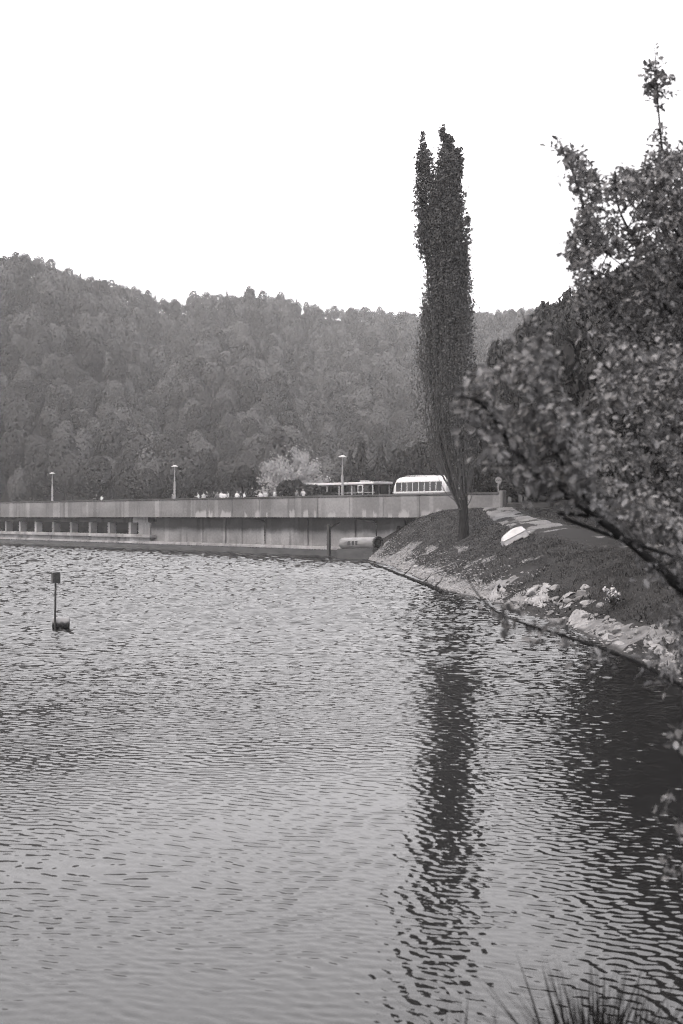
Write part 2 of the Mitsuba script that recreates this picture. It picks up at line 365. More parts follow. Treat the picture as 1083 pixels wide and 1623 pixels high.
# ---------------------------------------------------------------- dam
DT = T().translate([DP[0], DP[1], 0]) @ T([[DU[0], DN[0], 0, 0], [DU[1], DN[1], 0, 0], [0, 0, 1, 0], [0, 0, 0, 1]])
DM = np.array(DT.matrix)
def dam(mesh):
    """From dam coordinates (along, towards the water, up) to the place."""
    m = mesh.copy(); m.apply_transform(DM); 
    if np.linalg.det(DM[:3, :3]) < 0: m.invert()
    return m
def dam_pt(t, d, z): return np.array([DP[0] + DU[0] * t + DN[0] * d, DP[1] + DU[1] * t + DN[1] * d, z])
def tt_px(x, d=0.0):
    """Along-dam coordinate seen at pixel column x, on the line d."""
    k = (x - CX) / F; bx, by = DP + DN * d
    return (bx - k * by) / (-DU[0] + k * DU[1])
ROAD = 5.5
T_END, T_FAR = tt_px(792), 185.0
tag('dam', 'long straight concrete dam with overhanging parapet crossing behind the water', 'dam')
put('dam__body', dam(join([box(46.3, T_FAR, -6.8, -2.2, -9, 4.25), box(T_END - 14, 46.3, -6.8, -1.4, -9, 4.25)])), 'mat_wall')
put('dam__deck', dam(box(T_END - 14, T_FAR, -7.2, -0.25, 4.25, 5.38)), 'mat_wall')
put('road', dam(box(T_END - 20, T_FAR, -7.0, -0.35, 5.38, ROAD)), 'mat_asphalt'); tag('road', kind='structure')
# fascia panels with open joints, and a cap in lengths
edges = np.arange(T_END, T_FAR, 5.75)
for e in edges:
    m = box(e + 0.03, e + 5.72, -0.24 + 0.0, rng.uniform(-0.012, 0.012), 4.12 if e > 60 else 4.15, 6.27, 0.03)
    put(numbered('dam__panel'), dam(m), 'mat_fascia_runs' if e < 28 else 'mat_fascia')
for e in np.arange(T_END, T_FAR, 11.5):
    put(numbered('dam__coping'), dam(box(e + 0.01, e + 11.48, -0.36, 0.07, 6.275, 6.48, 0.03)), 'mat_cap')
put('dam__end_pillar', dam(box(T_END - 0.5, T_END - 0.02, -0.42, 0.1, 4.3, 6.62, 0.04)), 'mat_fascia')
# gallery on the far part: piers between dark openings over a ledge
G0 = tt_px(240, -0.6)
put('dam__ledge', dam(box(G0, T_FAR, -2.2, -0.35, 1.5, 1.93, 0.03)), 'mat_ledge')
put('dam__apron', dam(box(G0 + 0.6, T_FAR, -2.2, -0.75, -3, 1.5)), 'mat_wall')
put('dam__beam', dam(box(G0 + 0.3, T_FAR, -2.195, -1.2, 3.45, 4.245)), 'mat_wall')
pier_t = [tt_px(x, -1.2) for x in (236, 206, 173, 143, 113, 85, 57, 32, 10)]
while pier_t[-1] < T_FAR - 7: pier_t.append(pier_t[-1] + 5.75)
for t in pier_t:
    put(numbered('dam__pier'), dam(box(t - 0.34, t + 0.34, -2.14, -1.15, 1.93, 3.45, 0.03)), 'mat_pier')
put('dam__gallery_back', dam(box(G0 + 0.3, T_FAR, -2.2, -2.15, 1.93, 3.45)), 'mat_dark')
# near part: pilasters, footing and wet foot
for x in (356, 418, 486, 561, 640):
    t = tt_px(x, -1.3)
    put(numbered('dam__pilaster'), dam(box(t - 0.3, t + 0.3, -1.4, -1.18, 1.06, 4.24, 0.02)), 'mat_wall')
put('dam__footing', dam(box(T_END - 2, G0 + 0.55, -1.4, -0.55, 0.72, 1.05, 0.03)), 'mat_footing')
put('dam__foot', dam(box(T_END - 2, T_FAR, -2.2, -0.6, -6, 0.715)), 'mat_wet')
put('dam__far_footing', dam(box(G0 + 0.6, T_FAR, -0.75, -0.5, 0.72, 0.98, 0.02)), 'mat_footing')
for x, z0 in ((418, 1.1), (595, 1.1)):
    t = tt_px(x, -0.9)
    put(numbered('dam__drain_pipe'), dam(join([tube([(t + 3.4, -0.5, 4.2), (t + 0.4, -1.0, 3.75), (t, -1.05, 3.5), (t, -1.05, z0)], 0.12, 8)])), 'mat_iron')
tp = tt_px(522, 0.2)
tag('gauge_post', 'dark upright post standing in the water against the dam wall', 'post')
put('gauge_post__post', dam(box(tp - 0.2, tp + 0.2, 0.1, 0.4, -2.5, 3.35, 0.03)), 'mat_iron')
put('gauge_post__cap', dam(box(tp - 0.27, tp + 0.27, 0.03, 0.47, 3.35, 3.47, 0.02)), 'mat_iron')
put('gauge_post__bracket', dam(tube([(tp, 0.1, 3.0), (tp, -1.2, 3.6)], 0.06, 6) and join([tube([(tp + .1, 0.1, 3.0), (tp + .1, -1.2, 3.6)], 0.06, 6)])), 'mat_iron')

# ---------------------------------------------------------------- street lamps and sign on the dam
def lathe(profile, n=20):
    return trimesh.creation.revolve(np.array(profile, float), sections=n)
LAMP = {
    'base': (lathe([(0, 0), (.2, 0), (.2, .25), (.15, .3), (.13, 3.0), (.1, 3.15), (0, 3.15)]), 'mat_lamp_metal'),
    'pole': (lathe([(0, 3.1), (.07, 3.1), (.05, 5.0), (0, 5.0)]), 'mat_lamp_metal'),
    'lamp_shade': (lathe([(0, 5.22), (.08, 5.22), (.2, 5.16), (.42, 5.06), (.43, 5.02), (.3, 5.0), (0, 4.99)]), 'mat_lamp_head'),
    'finial': (lathe([(0, 5.45), (.05, 5.42), (.07, 5.3), (.06, 5.2), (0, 5.2)]), 'mat_iron'),
}
for px, lab in ((83, 'pale street lamp with saucer head over the far left part of the dam'), (277, 'street lamp with saucer head rising beside the crowd gathered on the dam'),
                (543, 'street lamp with thick lower post and saucer head in front of the white-roofed shelter')):
    k = numbered('street_lamp'); c = dam_pt(tt_px(px, -0.8), -0.8, ROAD)
    tag(k, lab, 'street lamp', 'street lamps along the dam')
    for part, (m, b) in LAMP.items():
        put(f'{k}__{part}', m, b, smooth=40, to_world=T().translate(c.tolist()))
sp = dam_pt(tt_px(790, -1.1), -1.1, 0); sp[2] = ROAD
tag('traffic_sign', 'round traffic sign seen from behind on a pole at the end of the parapet', 'sign')
put('traffic_sign__pole', tube([sp - [0, 0, .4], sp + [0, 0, 2.25]], 0.05, 8), 'mat_lamp_metal')
disc = trimesh.creation.cylinder(0.3, 0.03, sections=28)
disc.apply_transform(trimesh.transformations.rotation_matrix(math.pi / 2, [1, 0, 0])); disc.apply_translation(sp + [0, -0.06, 2.1])
put('traffic_sign__disc', disc, 'mat_lamp_metal', smooth=30)
put('traffic_sign__bracket', box(sp[0] - .2, sp[0] + .2, sp[1] - .1, sp[1] - .075, sp[2] + 2.08, sp[2] + 2.13), 'mat_iron')

# ---------------------------------------------------------------- bus on the dam road
def rounded_bar(x0, x1, y0, y1, z0, z1, r, ends=None):
    s = m3.Manifold.sphere(1.0, 16); parts = []
    ex = ends or r
    for a in (x0 + ex, x1 - ex):
        for b in (y0 + r, y1 - r):
            for c in (z0 + r, z1 - r):
                parts.append(s.scale((ex, r, r)).translate((a, b, c)))
    return m3.Manifold.batch_hull(parts)
def tri(m):
    q = m.to_mesh(); return trimesh.Trimesh(q.vert_properties[:, :3], q.tri_verts, process=False)
def mbox(x0, x1, y0, y1, z0, z1):
    return m3.Manifold.cube((x1 - x0, y1 - y0, z1 - z0)).translate((x0, y0, z0))
tag('bus', 'white rounded coach with side windows and a roof rack on the dam road', 'bus')
BL, BW = 8.6, 2.25
def bus_form(g, top):
    s_ = m3.Manifold.sphere(1.0, 20); parts = []
    for a, o in ((g, 1), (BL - g, -1)):
        for b, q_ in ((g, 1), (BW - g, -1)):
            parts.append(s_.scale((.3, .28, .25)).translate((a + o * .3, b + q_ * .28, .7)))
            parts.append(s_.scale((.35, .3, .3)).translate((a + o * .37, b + q_ * .32, 1.75)))
            parts.append(s_.scale((1.0, .62, .5)).translate((a + o * 1.08, b + q_ * .66, top - .5)))
    return m3.Manifold.batch_hull(parts)
shell = bus_form(0, 2.85)
win = []
n_win = 8; pitch = (BL - 1.1) / n_win
for k in range(n_win): win.append((0.55 + k * pitch + 0.05, 0.55 + (k + 1) * pitch - 0.05))
cut = m3.Manifold()
for a, b in win:
    cut = cut + mbox(a, b, -1, 0.05, 1.34, 2.28) + mbox(a, b, BW - 0.05, BW + 1, 1.34, 2.28)
cut = cut + mbox(-1, 0.05, 0.3, 1.09, 1.4, 2.25) + mbox(-1, 0.05, 1.16, BW - .3, 1.4, 2.25) + mbox(BL - 0.05, BL + 1, 0.3, BW - .3, 1.5, 2.2)
# rounded corner lights at both ends
cut = cut + mbox(-.2, 0.45, -1, 0.12, 1.34, 2.22) + mbox(BL - .45, BL + .2, -1, 0.12, 1.34, 2.22)
wheels_cut = m3.Manifold()
wx_ = (1.6, BL - 2.3)
for w in wx_: wheels_cut = wheels_cut + m3.Manifold.cylinder(4, 0.55, 0.55, 32).rotate((90, 0, 0)).translate((w, 3.2, 0.5))
shell = shell - wheels_cut
upper = shell - cut
upper_a = upper ^ mbox(-2, BL + 2, -2, 5, 1.22, 4)
lower_a = upper ^ mbox(-2, BL + 2, -2, 5, 0, 1.2)
inner = rounded_bar(0.04, BL - .04, 0.04, BW - .04, 0.6, 2.7, 0.3, 0.52)
glass_pieces = [mbox(a - .01, b + .01, 0.035, 0.055, 1.33, 2.29) for a, b in win] + [mbox(a - .01, b + .01, BW - .055, BW - .035, 1.33, 2.29) for a, b in win]
# placed with its front (x = 0 end) nearest the camera
bt = tt_px(622, -4.6)
def bus_place(m):
    """local x runs towards the near end of the dam, local y away from the water"""
    v = np.array(m.vertices); w = np.stack([DP[0] + DU[0] * (bt - v[:, 0]) + DN[0] * (-4.6 - v[:, 1]), DP[1] + DU[1] * (bt - v[:, 0]) + DN[1] * (-4.6 - v[:, 1]), ROAD + v[:, 2]], 1)
    return trimesh.Trimesh(w, np.array(m.faces), process=False)
put('bus__body', bus_place(tri(upper_a)), 'mat_white', smooth=30)
put('bus__lower_panel', bus_place(tri(lower_a)), 'mat_bus_lower', smooth=30)
put('bus__trim', bus_place(tri(rounded_bar(-.02, BL + .02, -.02, BW + .02, 1.19, 1.27, 0.03, 0.5))), 'mat_white')
core = bus_form(0.1, 2.7)
put('bus__interior', bus_place(tri(core - mbox(.7, BL - .7, 0.4, BW - .4, 1.0, 2.3))), 'mat_dark')
for g in glass_pieces: put(numbered('bus__window'), bus_place(tri(g)), 'mat_glass')
put('bus__windscreen', bus_place(tri(mbox(BL - .09, BL - .07, 0.29, BW - .29, 1.49, 2.21))), 'mat_glass')
put('bus__rear_window', bus_place(tri(mbox(0.07, 0.09, 0.29, BW - .29, 1.39, 2.26))), 'mat_glass')
for w in wx_:
    for yy in (0.16, BW - 0.16):
        k = numbered('bus__wheel')
        tyre = trimesh.creation.torus(0.34, 0.13, major_sections=28, minor_sections=10); rim = trimesh.creation.cylinder(0.26, 0.14, sections=24)
        for nm, mm, b in (('tyre', tyre, 'mat_rubber'), ('rim', rim, 'mat_lamp_metal')):
            mm.apply_transform(trimesh.transformations.rotation_matrix(math.pi / 2, [1, 0, 0])); mm.apply_translation((w, yy, 0.47))
            put(f'{k}__{nm}', bus_place(mm), b, smooth=40)
rack = [tube([(x, 0.45, 2.76), (x, 0.45, 2.98)], 0.02, 6) for x in np.linspace(1.8, 6.2, 6)] + [tube([(x, 1.8, 2.76), (x, 1.8, 2.98)], 0.02, 6) for x in np.linspace(1.8, 6.2, 6)]
rack += [tube([(1.3, y, 2.74), (1.8, y, 2.95), (6.2, y, 2.95), (6.6, y, 2.74)], 0.03, 6) for y in (0.45, 1.12, 1.8)] + [tube([(x, .45, 2.95), (x, 1.8, 2.95)], 0.02, 6) for x in np.linspace(1.8, 6.2, 9)]
put('bus__roof_rack', bus_place(join(rack)), 'mat_white')
for y in (0.35, BW - .35):
    h = trimesh.creation.icosphere(2, 0.11); h.apply_translation((BL - .02, y, 0.95)); put(numbered('bus__headlight'), bus_place(h), 'mat_white', smooth=True)
put('bus__bumper', bus_place(tri(rounded_bar(BL - .1, BL + .12, .05, BW - .05, .5, .68, .08))), 'mat_lamp_metal', smooth=30)

# ---------------------------------------------------------------- shelter with a flat white roof
tag('shelter', 'long low shelter with a flat white roof on thin posts beyond the dam road', 'shelter')
D_S = -10.5
t0s, t1s = tt_px(592, D_S), tt_px(474, D_S)
put('shelter__roof', dam(box(t0s, t1s, D_S - 2.8, D_S, 7.95, 8.22, 0.03)), 'mat_white')
put('shelter__roof_box', dam(box(tt_px(573, D_S), tt_px(565, D_S), D_S - 1.2, D_S - .5, 8.22, 8.42, .02)), 'mat_lamp_metal')
for x in (591, 575, 558, 538, 519, 500, 480):
    t = tt_px(x, D_S - .15)
    put(numbered('shelter__post'), dam(box(t - .06, t + .06, D_S - .21, D_S - .09, 5.2, 7.95)), 'mat_lamp_head')
    put(numbered('shelter__post'), dam(box(t - .06, t + .06, D_S - 2.6, D_S - 2.48, 5.2, 7.95)), 'mat_lamp_metal')
put('shelter__back_wall', dam(box(t0s + .2, t1s - .2, D_S - 2.75, D_S - 2.65, 5.2, 7.9)), 'mat_glass')
put('shelter__rail', dam(box(t0s + .1, t1s - .1, D_S - .28, D_S - .22, 6.95, 7.05)), 'mat_lamp_metal')
ta, tb = tt_px(575.5, D_S), tt_px(567, D_S)
put('shelter__notice_frame', dam(join([box(ta, tb, D_S - .06, D_S, 7.8, 7.9), box(ta, tb, D_S - .06, D_S, 7.0, 7.1), box(ta, ta + .1, D_S - .06, D_S, 7.1, 7.8), box(tb - .1, tb, D_S - .06, D_S, 7.1, 7.8)])), 'mat_white')

# ---------------------------------------------------------------- people on the dam
SPH = m3.Manifold.sphere(1.0, 10)
def ball(c, r): return SPH.scale((r,) * 3 if np.isscalar(r) else tuple(r)).translate(tuple(float(v) for v in c))
def bone(a, ra, b, rb): return m3.Manifold.batch_hull([ball(a, ra), ball(b, rb)])
def soften(m, length):
    q = tri(m.refine_to_length(length)); q.merge_vertices()
    return trimesh.smoothing.filter_taubin(q, iterations=8)
def figure(pose):
    """(body, hair, shirt, trousers) of a standing person, 1.7 m, facing +y."""
    lean, arms = pose
    hip, chest, neck, head = np.array([0, 0, .95]), np.array([0, lean * .5, 1.33]), np.array([0, lean * .8, 1.47]), np.array([0, lean + .02, 1.6])
    B = ball(head, (.078, .095, .115)) + bone(neck, .055, head - [0, .01, .06], .055) + bone(head + [0, .085, -.01], .014, head + [0, .105, -.03], .018)
    B = B + ball(head + [.08, 0, -.01], (.015, .025, .035)) + ball(head + [-.08, 0, -.01], (.015, .025, .035)) + bone(head + [-.025, .088, -.065], .01, head + [.025, .088, -.065], .01)
    for s in (-1, 1): B = B + ball(head + [s * .032, .082, .015], .014)
    shirt = m3.Manifold.batch_hull([ball(hip + [0, 0, .02], (.16, .11, .06)), ball(chest, (.165, .115, .12)), ball(chest + [.15, 0, .06], .065), ball(chest + [-.15, 0, .06], .065), ball(neck - [0, 0, .03], .06)])
    for s in (-1, 1):
        sh = chest + [s * .19, 0, .06]
        if arms == 0: el, wr = sh + [s * .06, -.02, -.28], sh + [s * .05, .06, -.53]
        elif arms == 1: el, wr = sh + [s * .09, .12, -.24], sh + [s * -.02, .34, -.2]
        else: el, wr = sh + [s * .07, .1, -.25], (sh + [s * -.06, .24, .02] if s > 0 else sh + [s * .0, .1, -.5])
        shirt = shirt + bone(sh, .062, el, .05)
        B = B + bone(el, .042, wr, .03)
        d = unit(wr - el); palm = wr + d * .06
        side = unit(np.cross(d, [0, 1.0, .3]))
        B = B + m3.Manifold.batch_hull([ball(wr, .028), ball(palm + side * .028, .014), ball(palm - side * .028, .014)])
        for k, off in enumerate((-.03, -.01, .01, .03)):
            a = palm + side * off; L = (.055, .068, .064, .05)[k]
            B = B + bone(a, .0095, a + d * L * .55, .009) + bone(a + d * L * .55, .009, a + d * L + np.array([0, .018, 0]), .008)
        th = wr + d * .02 + side * .03
        B = B + bone(th, .012, th + d * .035 + side * .03, .01)
    trousers = m3.Manifold.batch_hull([ball(hip + [0, 0, .05], (.155, .105, .05)), ball(hip + [.08, 0, -.06], .09), ball(hip + [-.08, 0, -.06], .09)])
    for s in (-1, 1):
        kn, an = np.array([s * .1, .02, .5]), np.array([s * .11, -.02, .1])
        trousers = trousers + bone(hip + [s * .085, 0, -.06], .088, kn, .062) + bone(kn, .06, an, .048)
        B = B + bone(an, .035, an - [0, 0, .04], .04) + m3.Manifold.batch_hull([ball(an + [0, -.02, -.06], .04), ball(an + [0, .16, -.075], .028)])
    hair = (ball(head + [0, -.015, .03], (.088, .1, .105)) - mbox(-.2, .2, .055, .3, -.2, 3)) - mbox(-.2, .2, -.3, .3, 0, head[2] - .07)
    return [soften(B, .03), soften(hair, .03), soften(shirt, .05), soften(trousers, .06)]
FIGS = [figure(p) for p in ((0.0, 0), (.05, 1), (.02, 2))]
PART = ['body', 'hair', 'shirt', 'trousers']
FIG_PLY = [[mikit.ply(m, None, smooth=True) for m in f] for f in FIGS]
for nm, v in (('skin', .3), ('hair', .025), ('cloth_white', .62), ('cloth_pale', .42), ('cloth_mid', .16), ('cloth_dark', .03)): scene['mat_' + nm] = matte(v)
WHO = [(154, 'd', 'person in dark top, left one of the far pair apart on the dam'), (161, 'w', 'person in white top, right one of the far pair apart on the dam'),
       (274, 'm', 'person in grey top standing right beside the middle street lamp'), (315, 'w', 'person in white top at the left end of the crowd on the dam'),
       (323, 'p', 'person in pale top, second from the left end of the crowd'), (329, 'd', 'person in dark top, third from the left end of the crowd'),
       (340, 'd', None), (345, 'm', None), (351, 'w', None), (356, 'w', None), (362, 'p', None), (376, 'w', None), (382, 'd', None), (387, 'w', None),
       (405, 'd', None), (413, 'w', None), (421, 'p', None), (428, 'd', None), (435, 'w', None), (443, 'd', None),
       (470, 'm', 'person in grey top near the dark shrub, left of the last two'), (481, 'p', 'person in pale top, last on the right before the shelter')]
WORD = {'d': 'dark', 'w': 'white', 'p': 'pale', 'm': 'grey'}
cnt_c = {}
for n, (px, c, lab) in enumerate(WHO):
    k = numbered('person'); d = -0.75 - 0.5 * rng.random(); p = dam_pt(tt_px(px, d), d, ROAD)
    s = rng.uniform(.95, 1.06); v = int(rng.integers(0, 3)); face = rng.choice([0, 0, 160]) + rng.uniform(-50, 50)
    yaw = math.degrees(math.atan2(DN[1], DN[0])) - 90 + face
    w = T().translate(p.tolist()).rotate([0, 0, 1], yaw).scale(s)
    shade = {'d': 'mat_cloth_dark', 'w': 'mat_cloth_white', 'p': 'mat_cloth_pale', 'm': 'mat_cloth_mid'}[c]
    for pi, nm in enumerate(PART):
        b = ('mat_skin', 'mat_hair', shade, 'mat_cloth_dark')[pi]
        scene[f'{k}__{nm}'] = {**FIG_PLY[v][pi], 'bsdf': {'type': 'ref', 'id': b}, 'to_world': w}
    cnt_c[c] = cnt_c.get(c, -1) + (lab is None)
    tag(k, lab or f'person in {WORD[c]} top inside the crowd at the dam parapet, {ORDINAL[cnt_c[c]]} such from the left', 'person', 'people gathered on the dam')

# ---------------------------------------------------------------- tank at the foot of the dam
tag('tank', 'pale rounded tank with three small windows and a dark open end at the dam foot', 'tank')
c0, c1 = at(545, 861.5, 143.2), at(599, 860.5, 138.8)
ax = unit(c1 - c0); Lk = np.linalg.norm(c1 - c0); ax2 = np.cross([0, 0, 1.0], ax); up2 = np.cross(ax, ax2)
def tank_m(m): 
    v = np.array(m.vertices); return trimesh.Trimesh(c0 + v[:, :1] * ax + v[:, 1:2] * ax2 + v[:, 2:] * up2, np.array(m.faces), process=False)
cyl = m3.Manifold.cylinder(Lk, .58, .58, 48).rotate((0, 90, 0)) + m3.Manifold.sphere(.58, 48).scale((.3, 1, 1))
hol = m3.Manifold.cylinder(Lk + 1, .52, .52, 48).rotate((0, 90, 0)).translate((Lk - 1.1, 0, 0))
tank = cyl - hol
wins = [(1.35, 1.85), (2.05, 2.45), (2.6, 3.0)]
for a, b in wins: tank = tank - mbox(a, b, -1, -.4, -.2, .24)
put('tank__shell', tank_m(tri(tank)), 'mat_tank', smooth=30)
put('tank__end_lining', tank_m(tri((m3.Manifold.cylinder(1.0, .515, .515, 40) - m3.Manifold.cylinder(.95, .49, .49, 40).translate((0, 0, .06))).rotate((0, 90, 0)).translate((Lk - 1.05, 0, 0)))), 'mat_dark')
for a, b in wins: put(numbered('tank__window'), tank_m(tri(mbox(a + .005, b - .005, -.53, -.41, -.195, .235))), 'mat_glass')
put('tank__rim', tank_m(tri((m3.Manifold.cylinder(.16, .66, .66, 48) - m3.Manifold.cylinder(.4, .53, .53, 48).translate((0, 0, -.1))).rotate((0, 90, 0)).translate((Lk - .04, 0, 0)))), 'mat_iron', smooth=30)
put('tank__cradle', tank_m(tri(mbox(-.1, Lk + .1, -.75, .75, -1.6, -.5) - m3.Manifold.cylinder(Lk + 2, .585, .585, 48).rotate((0, 90, 0)).translate((-1, 0, 0)))), 'mat_wet')

# ---------------------------------------------------------------- buoy with a topmark
BY = 9692.0 / (996 - HORIZON); bp = at(97, 996, BY); bz = np.array([bp[0], bp[1], 0])
tag('buoy', 'barrel float carrying a thin pole with a dark box-shaped mark on the water', 'buoy')
barrel = lathe([(0, -.32), (.22, -.32), (.25, -.29), (.25, -.12), (.265, -.1), (.265, -.07), (.25, -.05), (.25, .05), (.265, .07), (.265, .1), (.25, .12), (.25, .29), (.22, .32), (0, .32)], 32)
barrel.apply_transform(trimesh.transformations.rotation_matrix(math.pi / 2, [0, 1, 0])); barrel.apply_transform(trimesh.transformations.rotation_matrix(.12, [0, 0, 1])); barrel.apply_translation(bz + [0, 0, .2])
put('buoy__float', barrel, 'mat_float', smooth=40)
pb = bz + [-.17, -.3, 0]
put('buoy__pole', tube([pb + [0, 0, -.5], pb + [.0, 0, .4], pb + [.03, 0, 2.15]], .038, 8), 'mat_iron')
put('buoy__topmark', tri(m3.Manifold.cube((.3, .16, .42), True).rotate((0, 0, 35)).translate(tuple(pb + [.03, 0, 1.95]))), 'mat_topmark')
put('buoy__topmark_panel', tri(m3.Manifold.cube((.2, .012, .34), True).translate((.02, -.088, 0)).rotate((0, 0, 35)).translate(tuple(pb + [.03, 0, 1.95]))), 'mat_iron')
put('buoy__strap', tube([bz + [-.17, -.3, .1], bz + [-.17, -.26, .3], bz + [-.17, 0, .475], bz + [-.17, .27, .2]], .025, 6), 'mat_iron')

# ---------------------------------------------------------------- upturned boat on the bank
g = ground_hit(822, 858, 70, 110)
tag('upturned_boat', 'small white boat lying upturned on the grassy bank', 'boat')
BTM = T().translate((g + [0, 0, -.02]).tolist()).rotate([0, 0, 1], 6).rotate([0, 1, 0], -27).rotate([1, 0, 0], -4).translate([-.8, 0, 0])
OU, OV = [-.035, 0.0, .1, .26, .5, .91, 1.2, 1.52, 1.6, 1.63], [.5, .55, .66, .725, .785, .855, .82, .74, .62, .3]
us = np.array([-.035, 0, .1, .26, .405, .415, .5, .7, .91, 1.19, 1.2, 1.38, 1.52, 1.6, 1.63])
st = []
for u in us:
    vt = np.interp(u, OU, OV); vb = .11 if .41 < u < 1.195 else 0.0; vc = min(.43, vt - .02); fl = .5 * max(0, (u - 1.0) / .63) ** 2 * .3
    st.append([(u, fl, vb), (u, fl - .02, vb + .05), (u, fl + .02, vc), (u, fl + .02, vc + .012), (u, fl + .3, vt - .015), (u, .6, vt), (u, .9 - fl, vt - .015), (u, 1.18 - fl, vc), (u, 1.22 - fl, vb + .05), (u, 1.2 - fl, vb)])
st = np.array(st); nP = st.shape[1]; nU = len(us)
i, j = np.meshgrid(np.arange(nU - 1), np.arange(nP - 1), indexing='ij')
qq = np.stack([i * nP + j, i * nP + j + 1, (i + 1) * nP + j + 1, (i + 1) * nP + j], -1).reshape(-1, 4)
inn = st.copy(); inn[..., 1] = .6 + (inn[..., 1] - .6) * .94; inn[..., 2] -= .03
put('upturned_boat__hull', (st.reshape(-1, 3), qq), 'mat_boat', smooth=25, to_world=BTM)
put('upturned_boat__inside', (inn.reshape(-1, 3), qq[:, ::-1]), 'mat_dark', to_world=BTM)
for e_, o_ in ((st[0], 1), (st[-1], -1)):
    put(numbered('upturned_boat__transom'), (np.vstack([e_, e_.mean(0)]), np.array([(k, k + 1, nP)[::o_] for k in range(nP - 1)])), 'mat_boat', to_world=BTM)
put('upturned_boat__rubbing_strake', tube(st[:, 2] + [0, -.02, 0], .018, 6), 'mat_lamp_metal', to_world=BTM)
put('upturned_boat__keel', tube(st[:, 5] + [0, 0, .015], .025, 6), 'mat_boat', to_world=BTM)
put('upturned_boat__rudder_bracket', box(1.62, 1.78, .1, .16, .12, .28, .015), 'mat_boat', to_world=BTM)
put('upturned_boat__thwart', box(.75, .95, .08, 1.12, .16, .2), 'mat_bark', to_world=BTM)

# ---------------------------------------------------------------- trees of the hillside
def blob_crown(seed, n_blob, n_card, size, tall=1.0, jitter=.55, spread=.62, R=(.28, .48), core=.6, low=-.8):
    """Crown of leaf sprays over a heap of rounded boughs: about 1 wide (radius), 'tall' high, base at z = 0."""
    rs = np.random.default_rng(seed)
    cz = .5 * tall
    th = rs.uniform(0, 2 * np.pi, n_blob); zz = rs.uniform(low, .95, n_blob); rr = np.sqrt(np.maximum(1 - zz ** 2, 0)) * spread * rs.uniform(.55, 1, n_blob)
    C = np.stack([rr * np.cos(th), rr * np.sin(th), cz + zz * cz * .66], 1); R = rs.uniform(*R, n_blob)
    C = np.vstack([C, [[0, 0, cz]]]); R = np.append(R, core)
    w = R ** 2; pick = rs.choice(len(R), n_card * 3, p=w / w.sum())
    N = unit(rs.normal(size=(len(pick), 3)))
    P = C[pick] + N * R[pick][:, None] * [1, 1, min(1.0, tall * .8)] * rs.uniform(.86, 1.08, (len(pick), 1))
    depth = np.min(np.linalg.norm((P[:, None] - C[None]) / [1, 1, min(1.0, tall * .8)], axis=2) / R[None], axis=1)
    ok = depth > .82
    P, N = P[ok][:n_card], N[ok][:n_card]
    N = unit(N + jitter * rs.normal(size=N.shape))
    return cards(P, N, size * rs.uniform(.6, 1.3, len(P)), rs)
def cone_crown(seed, n_card, size, tall=3.0):
    rs = np.random.default_rng(seed)
    u = 1 - np.sqrt(rs.uniform(0, 1, n_card)); lay = np.floor(u * 9) / 9; th = rs.uniform(0, 2 * np.pi, n_card)
    rad = (1 - u) * (.75 + .4 * (1 - (u - lay) * 9)) * (.8 + .25 * np.sin(th * 5 + lay * 40)) * rs.uniform(.55, 1, n_card) ** .5
    P = np.stack([rad * np.cos(th), rad * np.sin(th), u * tall], 1)
    N = np.stack([np.cos(th), np.sin(th), .7 + 0 * th], 1) + .5 * rs.normal(size=(n_card, 3))
    return cards(P, N, size * rs.uniform(.6, 1.3, n_card), rs, aspect=.45)

VAR, FAR_VAR = [], []
for n, (mat, tall) in enumerate([('mat_wood_a', 1.7), ('mat_wood_b', 1.9), ('mat_wood_c', 1.6), ('mat_wood_a', 2.1), ('mat_wood_b', 1.6), ('mat_wood_c', 1.9)]):
    for keys, nm, cnt, size in ((VAR, 'crown_group', 1500, .072), (FAR_VAR, 'far_crown_group', 620, .1)):
        v, f = blob_crown(100 + n, 5 + n, cnt, size, tall, jitter=.22, spread=.46, R=(.32, .5), core=.68, low=-.25)
        scene[f'{nm}_{n}'] = {'type': 'shapegroup', 'tree': mikit.ply(join([(v, f), tube([(0, 0, -.9), (.02, 0, .6)], [.06, .04], 5)]), mat)}
        keys.append(f'{nm}_{n}')
v, f = cone_crown(140, 620, .12, 2.5)
scene['conifer_group'] = {'type': 'shapegroup', 'tree': mikit.ply(join([(v, f), tube([(0, 0, -.6), (0, 0, 2.2)], [.06, .02], 5)]), 'mat_conifer')}

rs = np.random.default_rng(42)
spots = []
r = 228.0
while r < 960:
    step = 6.6 + max(r - 270, 0) / 690 * 2.4
    for a in np.arange(-0.33, 0.33, step / r):
        rr = r + rs.uniform(-.5, .5) * step; aa = a + rs.uniform(-.5, .5) * step / r
        X, Y = rr * math.sin(aa), rr * math.cos(aa)
        kx = X / Y * F
        R = np.interp(kx, AZ, RIDGE_R)
        if rr > R + 6 or dam_td(X, Y)[1] > -14 or (rr < 262 and kx > -60): continue
        spots.append((X, Y, rr))
    r += step
for a in np.arange(-.33, .33, .005):       # a closed line of trees on the ridge
    R = np.interp(math.tan(a) * F, AZ, RIDGE_R) - rs.uniform(0, 9); spots.append((R * math.sin(a), R * math.cos(a), R))
spots = np.array(spots)
Z = hill(spots[:, 0], spots[:, 1])
order = np.argsort(spots[:, 2])
def whereabouts(px):
    for lim, w in ((60, 'left of the far street lamp'), (110, 'above the far street lamp'), (185, 'right of the far street lamp'), (250, 'left of the middle street lamp'), (310, 'above the middle street lamp'),
                   (365, 'above the left of the crowd'), (402, 'above the forked dark tree'), (455, 'left of the blossoming tree top'), (520, 'above the blossoming tree'), (570, 'above the near street lamp'), (620, 'above the dark conifers'), (760, 'beside the tall poplar')):
        if px < lim: return w
    return 'right of the tall poplar'
